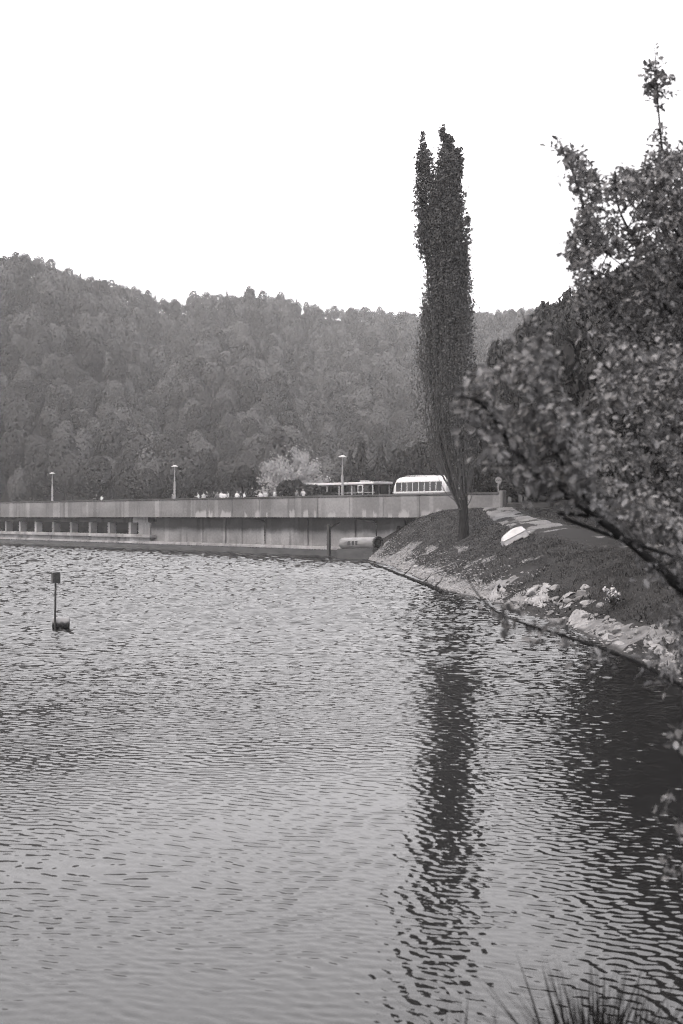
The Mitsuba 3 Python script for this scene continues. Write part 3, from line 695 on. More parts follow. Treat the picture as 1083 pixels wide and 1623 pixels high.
n_tree = n_stuff = 0
for o in order:
    X, Y, rr = spots[o]
    s = rs.uniform(2.6, 4.6) * (0.95 if rr > 600 else 1.0) * (.76 if rr > np.interp(X / Y * F, AZ, RIDGE_R) - 14 else 1.0); px = CX + X / Y * F
    dark = meshkit.noise(np.array([X * .02, Y * .02, 0.0]), 4)
    conifer = rs.random() < (.02 + .07 * (dark > .62))
    kv = int(rs.integers(0, 6)); key = 'conifer_group' if conifer else (VAR if rr < 400 else FAR_VAR)[kv]
    sz = s * rs.uniform(.9, 1.5)
    if conifer: s, sz = s * .62, s * .95
    M = T().translate([X, Y, float(Z[o]) + .2 * s]).rotate([0, 0, 1], rs.uniform(0, 360)).scale([s, s, sz])
    e = {'type': 'instance', 'to_world': M, 'group': {'type': 'ref', 'id': key}}
    if not conifer and n_tree < 290 and 0 <= px <= 700 and not (rr < 300 and 600 < px):
        k = numbered('hillside_tree'); scene[k] = e; 
        tag(k, f"{'conifer' if conifer else {'a': 'mid-grey', 'b': 'darker', 'c': 'paler'}['abcabc'[kv]]} {'slender' if sz > 1.02 * s else 'broad'} tree {'in the lowest row' if rr < 290 else 'low' if rr < 325 else 'farther up'} on the hillside, {whereabouts(px)}", 'tree', 'leafy trees at the foot of the hillside'); n_tree += 1
    else:
        n_stuff += 1; scene[f'hillside_forest__{n_stuff:04d}'] = e
tag('hillside_forest', 'dense woodland covering the hillside above the dam up to the ridge', 'woodland', kind='stuff')
# conifers that stand out on the skyline
for px in (20, 45, 66, 118, 127, 158, 190, 206, 231, 246, 297, 352, 388, 421, 470, 560, 640, 795, 830):
    kx = px - CX; R = np.interp(kx, AZ, RIDGE_R) - 2; a = math.atan(kx / F); X, Y = R * math.sin(a), R * math.cos(a)
    s = rs.uniform(1.5, 2.2); k = numbered('ridge_conifer')
    scene[k] = {'type': 'instance', 'to_world': T().translate([X, Y, float(hill(np.array(X), np.array(Y))) + 1.5]).rotate([0, 0, 1], rs.uniform(0, 360)).scale([s, s, s * 1.35]), 'group': {'type': 'ref', 'id': 'conifer_group'}}
    tag(k, f'dark conifer on the ridge line, {whereabouts(px)}' + (', to its left' if px in (20, 118, 190, 231, 388, 421, 795) else ''), 'conifer', 'conifers along the ridge')

# ---------------------------------------------------------------- trees behind the dam and on the right bank
def limbs(seed, h, spread, n, r0, up=.55):
    rs = np.random.default_rng(seed); ms = [tube([(0, 0, -1), (0.02 * h, 0, h * .3), (-.01 * h, .01 * h, h * .62), (0, 0, h * .92)], [r0, r0 * .75, r0 * .45, r0 * .1], 8)]
    for k in range(n):
        z0 = h * rs.uniform(.22, .7); a = rs.uniform(0, 2 * np.pi); L = spread * rs.uniform(.55, 1) * (1 - .4 * z0 / h)
        d = np.array([math.cos(a), math.sin(a), 0])
        ms.append(tube([(0, 0, z0), d * L * .45 + [0, 0, z0 + up * L * .6], d * L + [0, 0, z0 + up * L * 1.5]], [r0 * .4, r0 * .25, r0 * .06], 5))
    return join(ms)
CROWNS = {
    'dark': [mikit.ply(blob_crown(200 + k, 46, 7500, .06, 1.9, spread=.95, R=(.14, .3), core=.42), 'mat_dark_leaf') for k in range(2)],
    'mid': [mikit.ply(blob_crown(210 + k, 46, 7500, .06, 1.7, spread=.95, R=(.14, .3), core=.42), 'mat_mid_leaf') for k in range(2)],
    'conifer': [mikit.ply(cone_crown(220, 4500, .09, 3.0), 'mat_conifer')],
}
TRUNK = mikit.ply(limbs(5, 1.0, .45, 9, .03), 'mat_bark')
def tree(name, base, h, rad, kind, label, cat='tree', group=None, clear=.22):
    k = numbered(name); tag(k, label, cat, group)
    tall = {'dark': 1.9, 'mid': 1.7, 'conifer': 3.0}[kind]
    rot = rng.uniform(0, 360); c = CROWNS[kind][int(rng.integers(0, len(CROWNS[kind])))]
    B = T().translate([float(base[0]), float(base[1]), float(base[2])])
    scene[f'{k}__crown'] = {**c, 'to_world': B @ T().translate([0, 0, h * clear]).rotate([0, 0, 1], rot).scale([rad, rad, h * (1 - clear) / tall])}
    scene[f'{k}__trunk'] = {**TRUNK, 'to_world': B @ T().rotate([0, 0, 1], rot).scale([h * .9] * 3)}
    return k
def tree_px(name, px, top, Y, rad, kind, label, **kw):
    X = (px - CX) / F * Y; z = float(land(X, Y)) if Y < 255 else 5.3
    tree(name, (X, Y, z), EYE + (HORIZON - top) / F * Y - z, rad, kind, label, **kw)
# right bank wood, dark, behind the poplar and the near tree
for n_rw, (px, top, Y, rad, kind) in enumerate(((762, 600, 150, 3.0, 'dark'), (785, 560, 158, 4.2, 'dark'), (815, 540, 165, 4.6, 'mid'), (838, 512, 160, 4.4, 'dark'), (868, 478, 158, 4.6, 'dark'), (893, 452, 152, 4.8, 'dark'), (925, 462, 146, 5.0, 'dark'),
                              (965, 430, 150, 5.2, 'dark'), (1010, 420, 140, 5.0, 'mid'), (1060, 400, 135, 5.2, 'dark'), (1110, 390, 128, 5, 'dark'), (1180, 380, 120, 5, 'mid'), (848, 640, 138, 3.6, 'dark'), (800, 660, 142, 3.2, 'dark'), (890, 620, 132, 4.0, 'dark'),
                              (940, 600, 126, 4.2, 'dark'), (990, 590, 118, 4.4, 'dark'), (1050, 570, 110, 4.4, 'mid'), (775, 715, 140, 2.2, 'dark'), (830, 730, 133, 2.4, 'dark'), (870, 725, 128, 2.6, 'dark'), (925, 715, 118, 3.0, 'dark'), (1000, 700, 100, 3.2, 'dark'), (1075, 690, 90, 3.2, 'dark'))):
    tree_px('bank_tree', px, top, Y, rad * 1.25, kind, f'tall dark leafy tree on the right bank, {ORDINAL[n_rw]} along the skyline right of the poplar' if n_rw < 12 else 'lower dark leafy tree on the right bank below the skyline trees', group='trees of the wood on the right bank', clear=.06)
for X, Y, h, rad in ((19.5, 62, 15, 4.5), (17.2, 46, 14, 4.6), (17, 33, 14, 4.6), (23.5, 76, 17, 5), (28, 93, 18, 5.5), (17, 21, 12, 4.4), (13.9, 59, 13, 3.8), (15.2, 71, 15, 4.2), (13.0, 47, 11.5, 3.6), (12.4, 37, 10, 3.4), (24, 52, 18, 5.5), (29, 66, 20, 6)):
    tree('bank_tree', (X, Y, float(land(X, Y))), h, rad, 'dark', 'dark leafy tree on the right bank mostly hidden behind the near leafy tree', group='trees of the wood on the right bank', clear=.16)
# behind the road
tree_px('dark_conifer', 572, 692, 196, 2.6, 'conifer', 'dark pointed conifer directly above the right part of the shelter roof', cat='conifer', clear=.02)
tree_px('dark_conifer', 604, 700, 200, 2.8, 'conifer', 'dark pointed conifer between the shelter and the white bus', cat='conifer', clear=.02)
tree_px('dark_conifer', 555, 712, 192, 2.2, 'conifer', 'dark conifer just right of the near street lamp', cat='conifer', clear=.02)
for n_rt, (px, top, Y, rad) in enumerate(((628, 722, 192, 3.0), (655, 700, 198, 3.4), (684, 690, 190, 3.2), (715, 700, 188, 3.2), (738, 690, 182, 3.2), (590, 735, 205, 2.6))):
    tree_px('roadside_tree', px, top, Y, rad, 'dark', f'dark leafy tree beyond the road behind the white bus, {ORDINAL[n_rt]} from its left end' if n_rt < 5 else 'dark leafy tree behind the dark conifers left of the white bus', group='dark trees behind the bus', clear=.05)
# forked dark tree left of the blossom
fb = at(388, 788, 182); fb[2] = 5.3
tag('forked_tree', 'thin dark tree with forked bare stems left of the blossoming tree', 'tree')
put('forked_tree__trunk', join([tube(fb + np.array(p) * 1.0, r, 6) for p, r in (
    ([(0, 0, -.5), (.1, 0, 1.4), (.9, .2, 3.6), (1.3, .2, 5.2)], [.16, .14, .09, .03]), ([(.05, 0, 1.0), (-.3, 0, 2.6), (-.2, -.2, 4.2), (.1, 0, 5.8)], [.13, .11, .07, .03]), ([(.0, 0, .5), (1.0, 0, 1.8), (1.8, .1, 3.4)], [.1, .08, .03]))]), 'mat_bark')
cv, cf = blob_crown(301, 14, 1500, .11, 1.3); put('forked_tree__crown', (cv * [2.0, 1.8, 2.0] + fb + [.2, 0, 2.6], cf), 'mat_dark_leaf')
# blossoming tree: branches with white blossom along them
bb = at(466, 790, 176); bb[2] = 5.3
tag('blossom_tree', 'broad tree in pale blossom rising behind the parapet left of the shelter', 'tree')
rs = np.random.default_rng(77); ms, bl, tips = [tube([bb - [0, 0, .5], bb + [.1, 0, 1.3]], [.2, .16], 8)], [], []
for k in range(64):
    a = rs.uniform(0, 2 * np.pi); e = math.asin(rs.uniform(.05, .99))
    L = rs.uniform(4.2, 5.2); d = np.array([math.cos(a) * math.cos(e), math.sin(a) * math.cos(e), math.sin(e)])
    if d[0] < -.5: L *= 1.12
    q0 = bb + [.1, 0, rs.uniform(.9, 1.5)]; q2 = q0 + d * L * [.86, .86, 1.28]; q1 = (q0 + q2) / 2 + [0, 0, rs.uniform(.1, .5)]
    line = smooth_line([q0, q1, q2], 14); ms.append(tube(line, np.linspace(.07, .012, 14), 5))
    for m in range(5):
        b0 = line[rs.integers(5, 13)]; dd_ = unit(d + .7 * rs.normal(size=3)); b1 = b0 + dd_ * rs.uniform(.5, 1.2); ms.append(tube([b0, (b0 + b1) / 2 + [0, 0, .05], b1], [.02, .015, .006], 4)); tips.append(np.linspace(b0, b1, 8))
    tips.append(line[4:])
tp_ = np.vstack(tips); tp_ = tp_[rs.integers(0, len(tp_), 16000)] + rs.normal(size=(16000, 3)) * .24
put('blossom_tree__trunk', join(ms), 'mat_bark')
put('blossom_tree__blossom', cards(tp_, rs.normal(size=tp_.shape) + [0, -.3, .4], rs.uniform(.06, .12, len(tp_)), rs, aspect=.9), 'mat_blossom')
SH = [mikit.ply(blob_crown(320 + k, 12, 1800, .1, 1.1), 'mat_dark_leaf') for k in range(2)]
def shrub(px, py, Y, w, h, label, z=None):
    k = numbered('shrub'); p = at(px, py, Y); p[2] = 5.2 if z is None else z
    tag(k, label, 'shrub'); scene[k + '__foliage'] = {**SH[int(rng.integers(0, 2))], 'to_world': T().translate(p.tolist()).rotate([0, 0, 1], rng.uniform(0, 360)).scale([w, w, h / 1.1])}
    scene[k + '__stem'] = mikit.ply(tube([p - [0, 0, .4], p + [0, 0, h * .6]], [.06, .03], 5), 'mat_bark')
shrub(462, 780, 168, 2.3, 3.1, 'dark rounded shrub under the blossoming tree')
shrub(490, 780, 165, 2.2, 2.6, 'dark shrub at the left end of the shelter roof')
shrub(524, 780, 163, 1.5, 1.7, 'low dark shrub before the middle of the shelter')

# ---------------------------------------------------------------- the poplar
pg = ground_hit(735, 853, 95, 130); PY = pg[1]; S = PY / F
tag('poplar', 'very tall columnar poplar with upright branches on the grassy bank by the dam', 'tree')
H = (HORIZON - 208) * S + EYE - pg[2]
rs = np.random.default_rng(9)
# half outline: (height above the ground as a share, left, right in metres from the trunk foot)
def opx(x, y): return ((x - 735) * S, ((HORIZON - y) * S + EYE - pg[2]) / H)
LEFT = np.array([opx(x, y) for x, y in ((729, 815), (714, 792), (694, 764), (681, 732), (669, 695), (660, 640), (658, 590), (666, 540), (668, 480), (680, 430), (671, 400), (661, 350), (658, 300), (662, 250), (670, 213))])
RIGHT = np.array([opx(x, y) for x, y in ((741, 815), (748, 792), (754, 760), (756, 725), (757, 690), (758, 640), (756, 590), (750, 540), (749, 480), (743, 430), (738, 350), (734, 300), (734, 260), (728, 235), (708, 208))])
def out_l(u): l, r_ = np.interp(u, LEFT[:, 1], LEFT[:, 0]), np.interp(u, RIGHT[:, 1], RIGHT[:, 0]); return l + .03 * (r_ - l)
def out_r(u): l, r_ = np.interp(u, LEFT[:, 1], LEFT[:, 0]), np.interp(u, RIGHT[:, 1], RIGHT[:, 0]); return r_ - .03 * (r_ - l)
stems, leafp = [], []
trunk = smooth_line([pg - [0, 0, .5], pg + [0, 0, 2], pg + [.0, 0, 4.2], pg + [-.4, 0, .32 * H], pg + [-1.2, 0, .65 * H], pg + [-1.3, .1, .985 * H]], 30)
tr_r = np.interp(np.linspace(0, 1, 30), [0, .04, .12, .3, .65, 1], [.52, .44, .4, .3, .14, .015])
fork = smooth_line([pg + [-.1, 0, 2.0], pg + [-.9, -.1, 4.2], pg + [-1.7, -.1, 7.5], pg + [-2.4, .1, .42 * H], pg + [-2.9, 0, .7 * H], pg + [-3.1, 0, .985 * H]], 26)
fork_r = np.linspace(.2, .015, 26)
put('poplar__trunk', join([tube(trunk, tr_r, 10), tube(fork, fork_r, 8)]), 'mat_bark', smooth=40)
n_b = 0
for k in range(250):
    u0 = rs.uniform(.05, .62); u1 = min(u0 + rs.uniform(.14, .36), rs.uniform(.9, .99))
    side = rs.uniform(-1, 1); ang = rs.uniform(-1, 1)
    def edge(u, f):
        l, r_ = out_l(u), out_r(u); m = (l + r_) / 2; w = (r_ - l) / 2
        return np.array([m + side * f * w, ang * math.sqrt(max(0, 1 - side ** 2)) * f * w * .95, u * H])
    src = trunk if rs.random() < .7 else fork
    b0 = src[np.argmin(np.abs(src[:, 2] - pg[2] - u0 * H))] - pg
    pts = [b0] + [edge(u0 + (u1 - u0) * s_, f * rs.uniform(.88, 1.04)) for s_, f in ((.25, .62), (.55, .86), (.8, .9), (1, .93))]
    line = smooth_line(pts, 16)
    if rs.random() < .5: line[:, :2] += np.cumsum(rs.normal(size=(16, 2)) * .03, 0)
    stems.append(tube(line + pg, np.linspace(.05, .008, 16), 4))
    for m in range(int(10 + 46 * max(0, (u0 + u1) / 2))):
        s_ = rs.uniform(.25, 1.0); p = line[int(s_ * 15)]
        u = p[2] / H
        if rs.random() < np.interp(u, [.1, .3, .45, .6, 1], [.2, .45, .8, 1, 1]): leafp.append(p + rs.normal(size=3) * [.2, .2, .3]); leafp.append(p + rs.normal(size=3) * [.16, .16, .3])
for k in range(22):       # stems that leave the foot of the tree and make its outer skin
    side, ang = rs.uniform(-1, 1), rs.uniform(-1, 1); side = np.sign(side) * abs(side) ** .6
    u1 = rs.uniform(.16, .4)
    def skin(u):
        l, r_ = out_l(u), out_r(u); m, w = (l + r_) / 2, (r_ - l) / 2
        return np.array([m + side * w * (.72 + .34 * meshkit.noise(np.array([side * 3 + 9, ang * 3, u * 9]), 8)), ang * math.sqrt(1 - side ** 2) * w * .9, u * H])
    b0 = trunk[np.argmin(np.abs(trunk[:, 2] - pg[2] - rs.uniform(.05, .14) * H))] - pg
    pts = [b0] + [skin(u) for u in np.linspace(max(.1, b0[2] / H + .03), u1, 4)]
    stems.append(tube(smooth_line(pts, 18) + pg, np.linspace(.04, .01, 18), 4))
# the loose spires at the top, with sky between them
for (x, y0, y1, n) in ((671, 410, 212, 1000), (666, 375, 250, 500), (703, 400, 206, 2200), (716, 380, 220, 1500), (725, 400, 238, 1000), (682, 430, 310, 700), (741, 500, 345, 450)):
    yy = rs.uniform(y1, y0, n); ce = np.array([(x - 735) * S, 0, 0]); w = np.interp(yy, [y1, y1 + 40, y1 + 120, y0], [.04, .26, .42, .45])
    z_ = (HORIZON - yy) * S + EYE - pg[2]
    cl = .4 * (meshkit.noise(np.stack([yy * .07, 0 * yy + x, 0 * yy], -1)) - .5)
    P = np.stack([ce[0] + cl + rs.normal(size=n) * w * .55, rs.normal(size=n) * w * .55 + rs.uniform(-.5, .5), z_], 1)
    P = P[:n // 5]; leafp.extend(list(np.repeat(P, 6, 0) + rs.normal(size=(6 * len(P), 3)) * [.12, .12, .2]))
    stems.append(tube(smooth_line([pg + [ce[0] * .7, 0, z_.min()], pg + [ce[0] * .95, 0, (z_.min() + z_.max()) / 2], pg + [ce[0], 0, z_.max()]], 8), np.linspace(.06, .01, 8), 4))
for k in range(7200):
    u = rs.uniform(.16, .95); side, ang = rs.uniform(-1, 1), rs.uniform(-1, 1); l, r_ = out_l(u), out_r(u); m, w = (l + r_) / 2, (r_ - l) / 2
    rag = .78 + .5 * meshkit.noise(np.array([side * 2.5 + 5, ang * 2.5, u * H * .55]), 12)
    P = np.array([m + side * w * rag, ang * w * rag * math.sqrt(1 - side ** 2), u * H])
    if u > .9 and abs(P[0] - (690 - 735) * S) < .22: continue          # sky between the two leading shoots
    if meshkit.noise(np.array([P[0] * 1.9, P[1] * 1.9, P[2] * .28]), 2) > np.interp(u, [.16, .3, .45, .7, .95], [.72, .5, .36, .4, .5]):
        for _ in range(4): leafp.append(P + rs.normal(size=3) * [.17, .17, .26])
# many fine upright twigs of the lower half
for k in range(620):
    u0 = .12 + .42 * rs.uniform(0, 1) ** .55; side, ang = rs.uniform(-1, 1), rs.uniform(-1, 1)
    L = rs.uniform(1.2, 3.2); l, r_ = out_l(u0), out_r(u0); m, w = (l + r_) / 2, (r_ - l) / 2
    rg = rs.uniform(.45, 1.08); a = np.array([m + side * w * rg, ang * w * rg * math.sqrt(1 - side ** 2), u0 * H])
    b = a + [side * .18 * L * .4 + rs.normal() * .08, ang * .1 * L + rs.normal() * .08, L]
    stems.append(tube([pg + a, pg + (a + b) / 2 + rs.normal(size=3) * .04, pg + b], [.022, .016, .006], 3, caps=False))
    for m_ in range(7 if u0 > .25 else 4): leafp.append(a + (b - a) * rs.uniform(.2, 1.05) + rs.normal(size=3) * .1)
put('poplar__branches', join(stems), 'mat_poplar_twig'); labels['poplar__branches'] = {'kind': 'stuff'}
leafp = np.array(leafp)
put('poplar__foliage', cards(leafp + pg, rs.normal(size=leafp.shape) + [0, 0, .3], rs.uniform(.06, .12, len(leafp)) * np.interp(leafp[:, 2] / H, [.3, .55, .7], [1, 1.25, 1.5]), rs, aspect=.6), 'mat_poplar')
labels['poplar__foliage'] = {'kind': 'stuff'}

# ---------------------------------------------------------------- grass, stones and debris of the bank
rs = np.random.default_rng(23)
n = 90000
gx_, gy_ = rs.uniform(3, 22, n), 24 + (140 - 24) * rs.uniform(0, 1, n) ** .8
gz_ = land(gx_, gy_); sd = shore_distance(gx_, gy_)
edge_n = -.35 + 1.5 * np.clip((meshkit.fbm(np.stack([gx_ * .55, gy_ * .28, 2 + 0 * gx_], -1), 4) - .5) / .12, 0, 1) + .85 * (gy_ > 73)
pd = np.min(np.hypot(gx_[:, None] - PATH[None, ::2, 0], gy_[:, None] - PATH[None, ::2, 1]), 1)
_, gd = dam_td(gx_, gy_)
ok = (sd > .3) & (sd < 13) & (gz_ > edge_n + rs.uniform(-.4, .25, n)) & (pd > 1.7 + rs.uniform(-.3, .3, n)) & (gd > .1)
gx_, gy_, gz_ = gx_[ok], gy_[ok], gz_[ok]; n = len(gx_)
clump = meshkit.noise(np.stack([gx_ * 1.3, gy_ * .8, 0 * gx_], -1), 6)
h = rs.uniform(.05, .2, n) * (.5 + 1.1 * clump); w = rs.uniform(.02, .05, n); a = rs.uniform(0, 2 * np.pi, n)
lean = rs.normal(size=(n, 2)) * .5
B = np.stack([gx_, gy_, gz_ - .04], 1); sdv = np.stack([np.cos(a), np.sin(a), 0 * a], 1) * w[:, None]
tipv = B + np.stack([lean[:, 0] * h, lean[:, 1] * h, h], 1)
V = np.stack([B - sdv, B + sdv, tipv], 1)
pale = rs.random(n) < .25
for nm, sel, mt in (('bank_grass', ~pale, 'mat_grass'), ('dry_grass', pale, 'mat_grass_pale')):
    v = V[sel].reshape(-1, 3); put(nm, (v, np.arange(len(v)).reshape(-1, 3)), mt)
tag('bank_grass', 'short dark grass covering the sloping bank', 'grass', kind='stuff'); tag('dry_grass', 'scattered paler dry grass blades on the sloping bank', 'grass', kind='stuff')

def rock(seed, sub=2):
    m = trimesh.creation.icosphere(sub); v = np.array(m.vertices); r_ = np.random.default_rng(seed)
    for k in range(14):
        d = unit(r_.normal(size=3)); lim = r_.uniform(.35, .75); o_ = np.maximum(v @ d - lim, 0); v = v - o_[:, None] * d
    v *= (1 + .3 * (meshkit.fbm(v * 1.7 + seed, 3) - .5))[:, None]
    return v, np.array(m.faces)
ROCKS = [mikit.ply(rock(50 + k), ('mat_stone', 'mat_stone_b')[k % 2], smooth=False) for k in range(6)]
def stone(x, y, s, flat=.6):
    k = numbered('bank__stone'); z = float(land(x, y))
    scene[k] = {**ROCKS[int(rs.integers(0, 6))], 'to_world': T().translate([float(x), float(y), z + s * flat * .25]).rotate([0, 0, 1], rs.uniform(0, 360)).rotate([1, 0, 0], rs.uniform(-25, 25)).scale([s * rs.uniform(.8, 1.4), s, s * flat])}
from scipy.spatial import Delaunay
from shapely.geometry import Polygon as Poly, Point as Point_
from shapely import contains_xy as inside_xy
for outline in ([(821, 954), (834, 936), (852, 925), (873, 924), (874, 944), (862, 967), (842, 964)], [(882, 964), (890, 945), (908, 936), (918, 943), (903, 964)], [(895, 992), (903, 974), (922, 963), (935, 970), (934, 991), (915, 1001)],
                [(945, 1004), (958, 997), (980, 1006), (992, 1022), (972, 1022), (955, 1014)], [(770, 948), (790, 928), (805, 925), (800, 944), (786, 956)], [(1020, 1012), (1050, 1018), (1070, 1040), (1046, 1040), (1026, 1028)]):
    pl = Poly([tuple(ground_hit(x, y, 30, 100)[:2]) for x, y in outline]).buffer(.06)
    x0, y0, x1, y1 = pl.bounds
    q_ = rs.uniform((x0, y0), (x1, y1), (5000, 2)); q_ = q_[inside_xy(pl, q_[:, 0], q_[:, 1])][:420]
    b_ = np.array([pl.exterior.interpolate(t_, normalized=True).coords[0] for t_ in np.linspace(0, 1, 48, endpoint=False)]) + rs.normal(size=(48, 2)) * .05
    q_ = np.vstack([q_, b_]); tri_ = Delaunay(q_).simplices
    fall = np.clip(np.array([pl.exterior.distance(Point_(a)) for a in q_]) / .35, 0, 1)
    rid = np.abs(meshkit.fbm(np.stack([q_[:, 0] * 1.9 + q_[:, 1] * .8, q_[:, 1] * .5, 0 * q_[:, 0]], -1), 4, 14) - .5) * 2
    zz = land(q_[:, 0], q_[:, 1]) - .05 + fall * (.02 + .5 * rid) + rs.normal(size=len(q_)) * .02 * fall
    mid_ = q_[tri_].mean(1); gap = meshkit.fbm(np.stack([mid_[:, 0] * 2.6, mid_[:, 1] * 1.1, 0 * mid_[:, 0]], -1), 3, 21)
    put(numbered('bank__outcrop'), (np.c_[q_, zz], tri_[gap > .4]), 'mat_stone')
# the pale rock outcrops that stand out, by where they are seen, then stones along the water's edge
for px, py, s, m in ((845, 945, 1.0, 7), (862, 950, 1.0, 6), (838, 958, .8, 5), (893, 952, .8, 6), (905, 945, .7, 4), (912, 985, .8, 7), (926, 972, .7, 5), (950, 990, .5, 5), (960, 1008, .5, 7), (985, 1015, .45, 6), (945, 1000, .45, 4), (1000, 1008, .4, 6), (1020, 1025, .36, 8), (1040, 1040, .36, 8), (1060, 1055, .34, 8), (1075, 1050, .34, 7), (1050, 1015, .3, 6), (1075, 1065, .32, 6)):
    c = ground_hit(px, py, 30, 90)
    for _ in range(m):
        stone(c[0] + rs.normal() * s * .65, c[1] + rs.normal() * s * 1.2, s * rs.uniform(.14, .46))
for k in range(95):
    y = rs.uniform(30, 138) if k % 2 else rs.uniform(72, 138); x = np.interp(y, SHORE[::-1][5:, 1], SHORE[::-1][5:, 0]) + abs(rs.normal()) * .55 + .05
    stone(x, y, rs.uniform(.08, .24), .55)
small_v, small_f, kk = [], [], 0
rv, rf = rock(3, 0)
for k in range(2600):
    y = rs.uniform(30, 140) if k % 6 == 0 else rs.uniform(70, 140); x = np.interp(y, SHORE[::-1][5:, 1], SHORE[::-1][5:, 0]) + abs(rs.normal()) * (1.3 if y > 72 else .8)
    s = rs.uniform(.03, .1); z = float(land(x, y)); v = rv * [s, s * rs.uniform(.7, 1.4), s * .6] + [x, y, z + .01]
    small_v.append(v); small_f.append(rf + kk); kk += len(rv)
put('shore_shingle', (np.vstack(small_v), np.vstack(small_f)), 'mat_stone'); tag('shore_shingle', 'small pale stones strewn along the water edge', 'stones', kind='stuff')

tag('fallen_branch', 'thin dark branch lying along the pale shore at the water line', 'branch')
fl = [at(x, y, 9692.0 / (y - HORIZON) * .995) for x, y in ((572, 891), (600, 898), (630, 910), (660, 922), (690, 934), (702, 941))]
fl = smooth_line([p * [1, 1, 0] + [0, 0, .1] for p in fl], 40); fl[:, 0] += rs.normal(size=40) * .03
put('fallen_branch__stem', tube(fl, np.linspace(.05, .11, 40), 6), 'mat_bark')
for k in (18, 26, 31):
    put(numbered('fallen_branch__twig'), tube([fl[k], fl[k] + [.5, 1.3, .35], fl[k] + [.75, 2.6, .6]], [.04, .03, .01], 5), 'mat_bark')
st_g = ground_hit(632, 842, 100, 150)
tag('tree_stump', 'small dark stump on the grass beside the dam wall', 'stump')
put('tree_stump', tube([st_g - [0, 0, .3], st_g + [0, 0, .25], st_g + [.03, 0, .5]], [.24, .2, .19], 10), 'mat_bark')
# flowering plant
fp = ground_hit(973, 966, 30, 80)
tag('flowering_plant', 'small plant with white blossom heads among the bank grass', 'plant')
ms, hd = [], []
for k in range(16):
    d = np.array([rs.normal() * .16, rs.normal() * .16, rs.uniform(.35, .8)]); ms.append(tube([fp, fp + d * .5 + [0, 0, .04], fp + d], [.012, .01, .006], 4)); hd.append(fp + d)
put('flowering_plant__stem', join(ms), 'mat_grass')
for c in hd[:14]:
    P = c + rs.normal(size=(26, 3)) * .045; put(numbered('flowering_plant__flower'), cards(P, P - c + [0, 0, .02], .045, rs, aspect=.9), 'mat_white')
P = fp + rs.normal(size=(90, 3)) * [.15, .15, .14] + [0, 0, .22]; put('flowering_plant__foliage', cards(P, rs.normal(size=P.shape), .06, rs), 'mat_grass')

# ---------------------------------------------------------------- grass tufts on the near bank
def tuft(px, top, Y, nb, wide, label, spread=.35):
    k = numbered('grass_tuft'); p = at(px, 1623, Y); p[2] = float(land(p[0], p[1]))
    hgt = EYE + (HORIZON - top) / F * Y - p[2]; vs, fs, n0 = [], [], 0
    for b in range(nb):
        a = rs.uniform(0, 2 * np.pi); r_ = rs.uniform(0, wide); h_ = hgt * rs.uniform(.55, 1.0); ln = rs.normal() * spread; la = rs.uniform(0, 2 * np.pi)
        u = np.linspace(0, 1, 7); c = p + np.array([r_ * math.cos(a), r_ * math.sin(a), -.05]) + np.stack([math.cos(la) * ln * u ** 2 * h_, math.sin(la) * ln * u ** 2 * h_, u * h_ * (1 - .25 * abs(ln) * u)], 1)
        wd_ = rs.uniform(.008, .016) * (1 - u ** 2.4) + .0004; sv = np.array([math.cos(a + 1.2), math.sin(a + 1.2), 0])
        vs.append(np.stack([c - sv * wd_[:, None], c + sv * wd_[:, None]], 1).reshape(-1, 3))
        i_ = np.arange(6)[:, None] * 2; fs.append(np.vstack([i_ + [0, 1, 3], i_ + [0, 3, 2]]) + n0); n0 += 14
    put(k, (np.vstack(vs), np.vstack(fs)), 'mat_blade'); tag(k, label, 'grass', 'tall grass tufts on the near shore')
tuft(950, 1495, 6.6, 620, .15, 'tall dark tuft of grass blades above the water, biggest in the photo')
tuft(1045, 1550, 6.3, 560, .24, 'dark grass tuft filling the bottom right corner', .5)
tuft(890, 1580, 6.4, 130, .1, 'sparse grass tuft just left of the biggest one', .4)
tuft(745, 1545, 6.2, 40, .12, 'few thin grass stems standing alone before the water', .2)

# ---------------------------------------------------------------- the near tree on the right
tag('leafy_tree', 'leafy tree on the near right bank reaching over the water with blurred branches', 'tree')
rs = np.random.default_rng(5)
root = np.array([6.6, 9.6, 0.0]); root[2] = float(land(root[0], root[1]))
L = lambda pts: np.array([at(x, y, Y) for x, y, Y in pts])
trunk_l = smooth_line([root - [0, 0, .5], root + [.05, .1, 1.5], root + [-.1, .4, 4], root + [-.2, .9, 7.5], root + [-.3, 1.2, 10]], 24)
put('leafy_tree__trunk', tube(trunk_l, np.linspace(.26, .04, 24), 12), 'mat_bark_near', smooth=40)
def trunk_at(z): return trunk_l[np.argmin(np.abs(trunk_l[:, 2] - z))]
LIMBS = []      # (points, radius at the start, at the tip)
def limb(z, px_pts, r0, r1):
    p = smooth_line(np.vstack([trunk_at(z)[None], L(px_pts)]), 40); LIMBS.append((p, r0, r1))
limb(2.6, [(1300, 1080, 8.6), (1090, 940, 8.0), (1060, 912, 7.9), (1000, 862, 7.8), (920, 800, 7.6), (880, 772, 7.5), (835, 735, 7.4), (800, 690, 7.3), (765, 640, 7.2), (728, 628, 7.1)], .036, .006)
limb(2.6, [(1000, 860, 7.8), (950, 815, 7.7), (905, 760, 7.6), (870, 690, 7.5), (850, 620, 7.5), (842, 560, 7.4), (838, 525, 7.4)], .012, .004)
limb(1.6, [(1350, 1230, 8.2), (1083, 1088, 7.8), (1000, 1045, 7.8), (900, 1010, 7.8), (830, 988, 7.8), (785, 968, 7.8), (752, 935, 7.8), (738, 905, 7.8)], .016, .003)
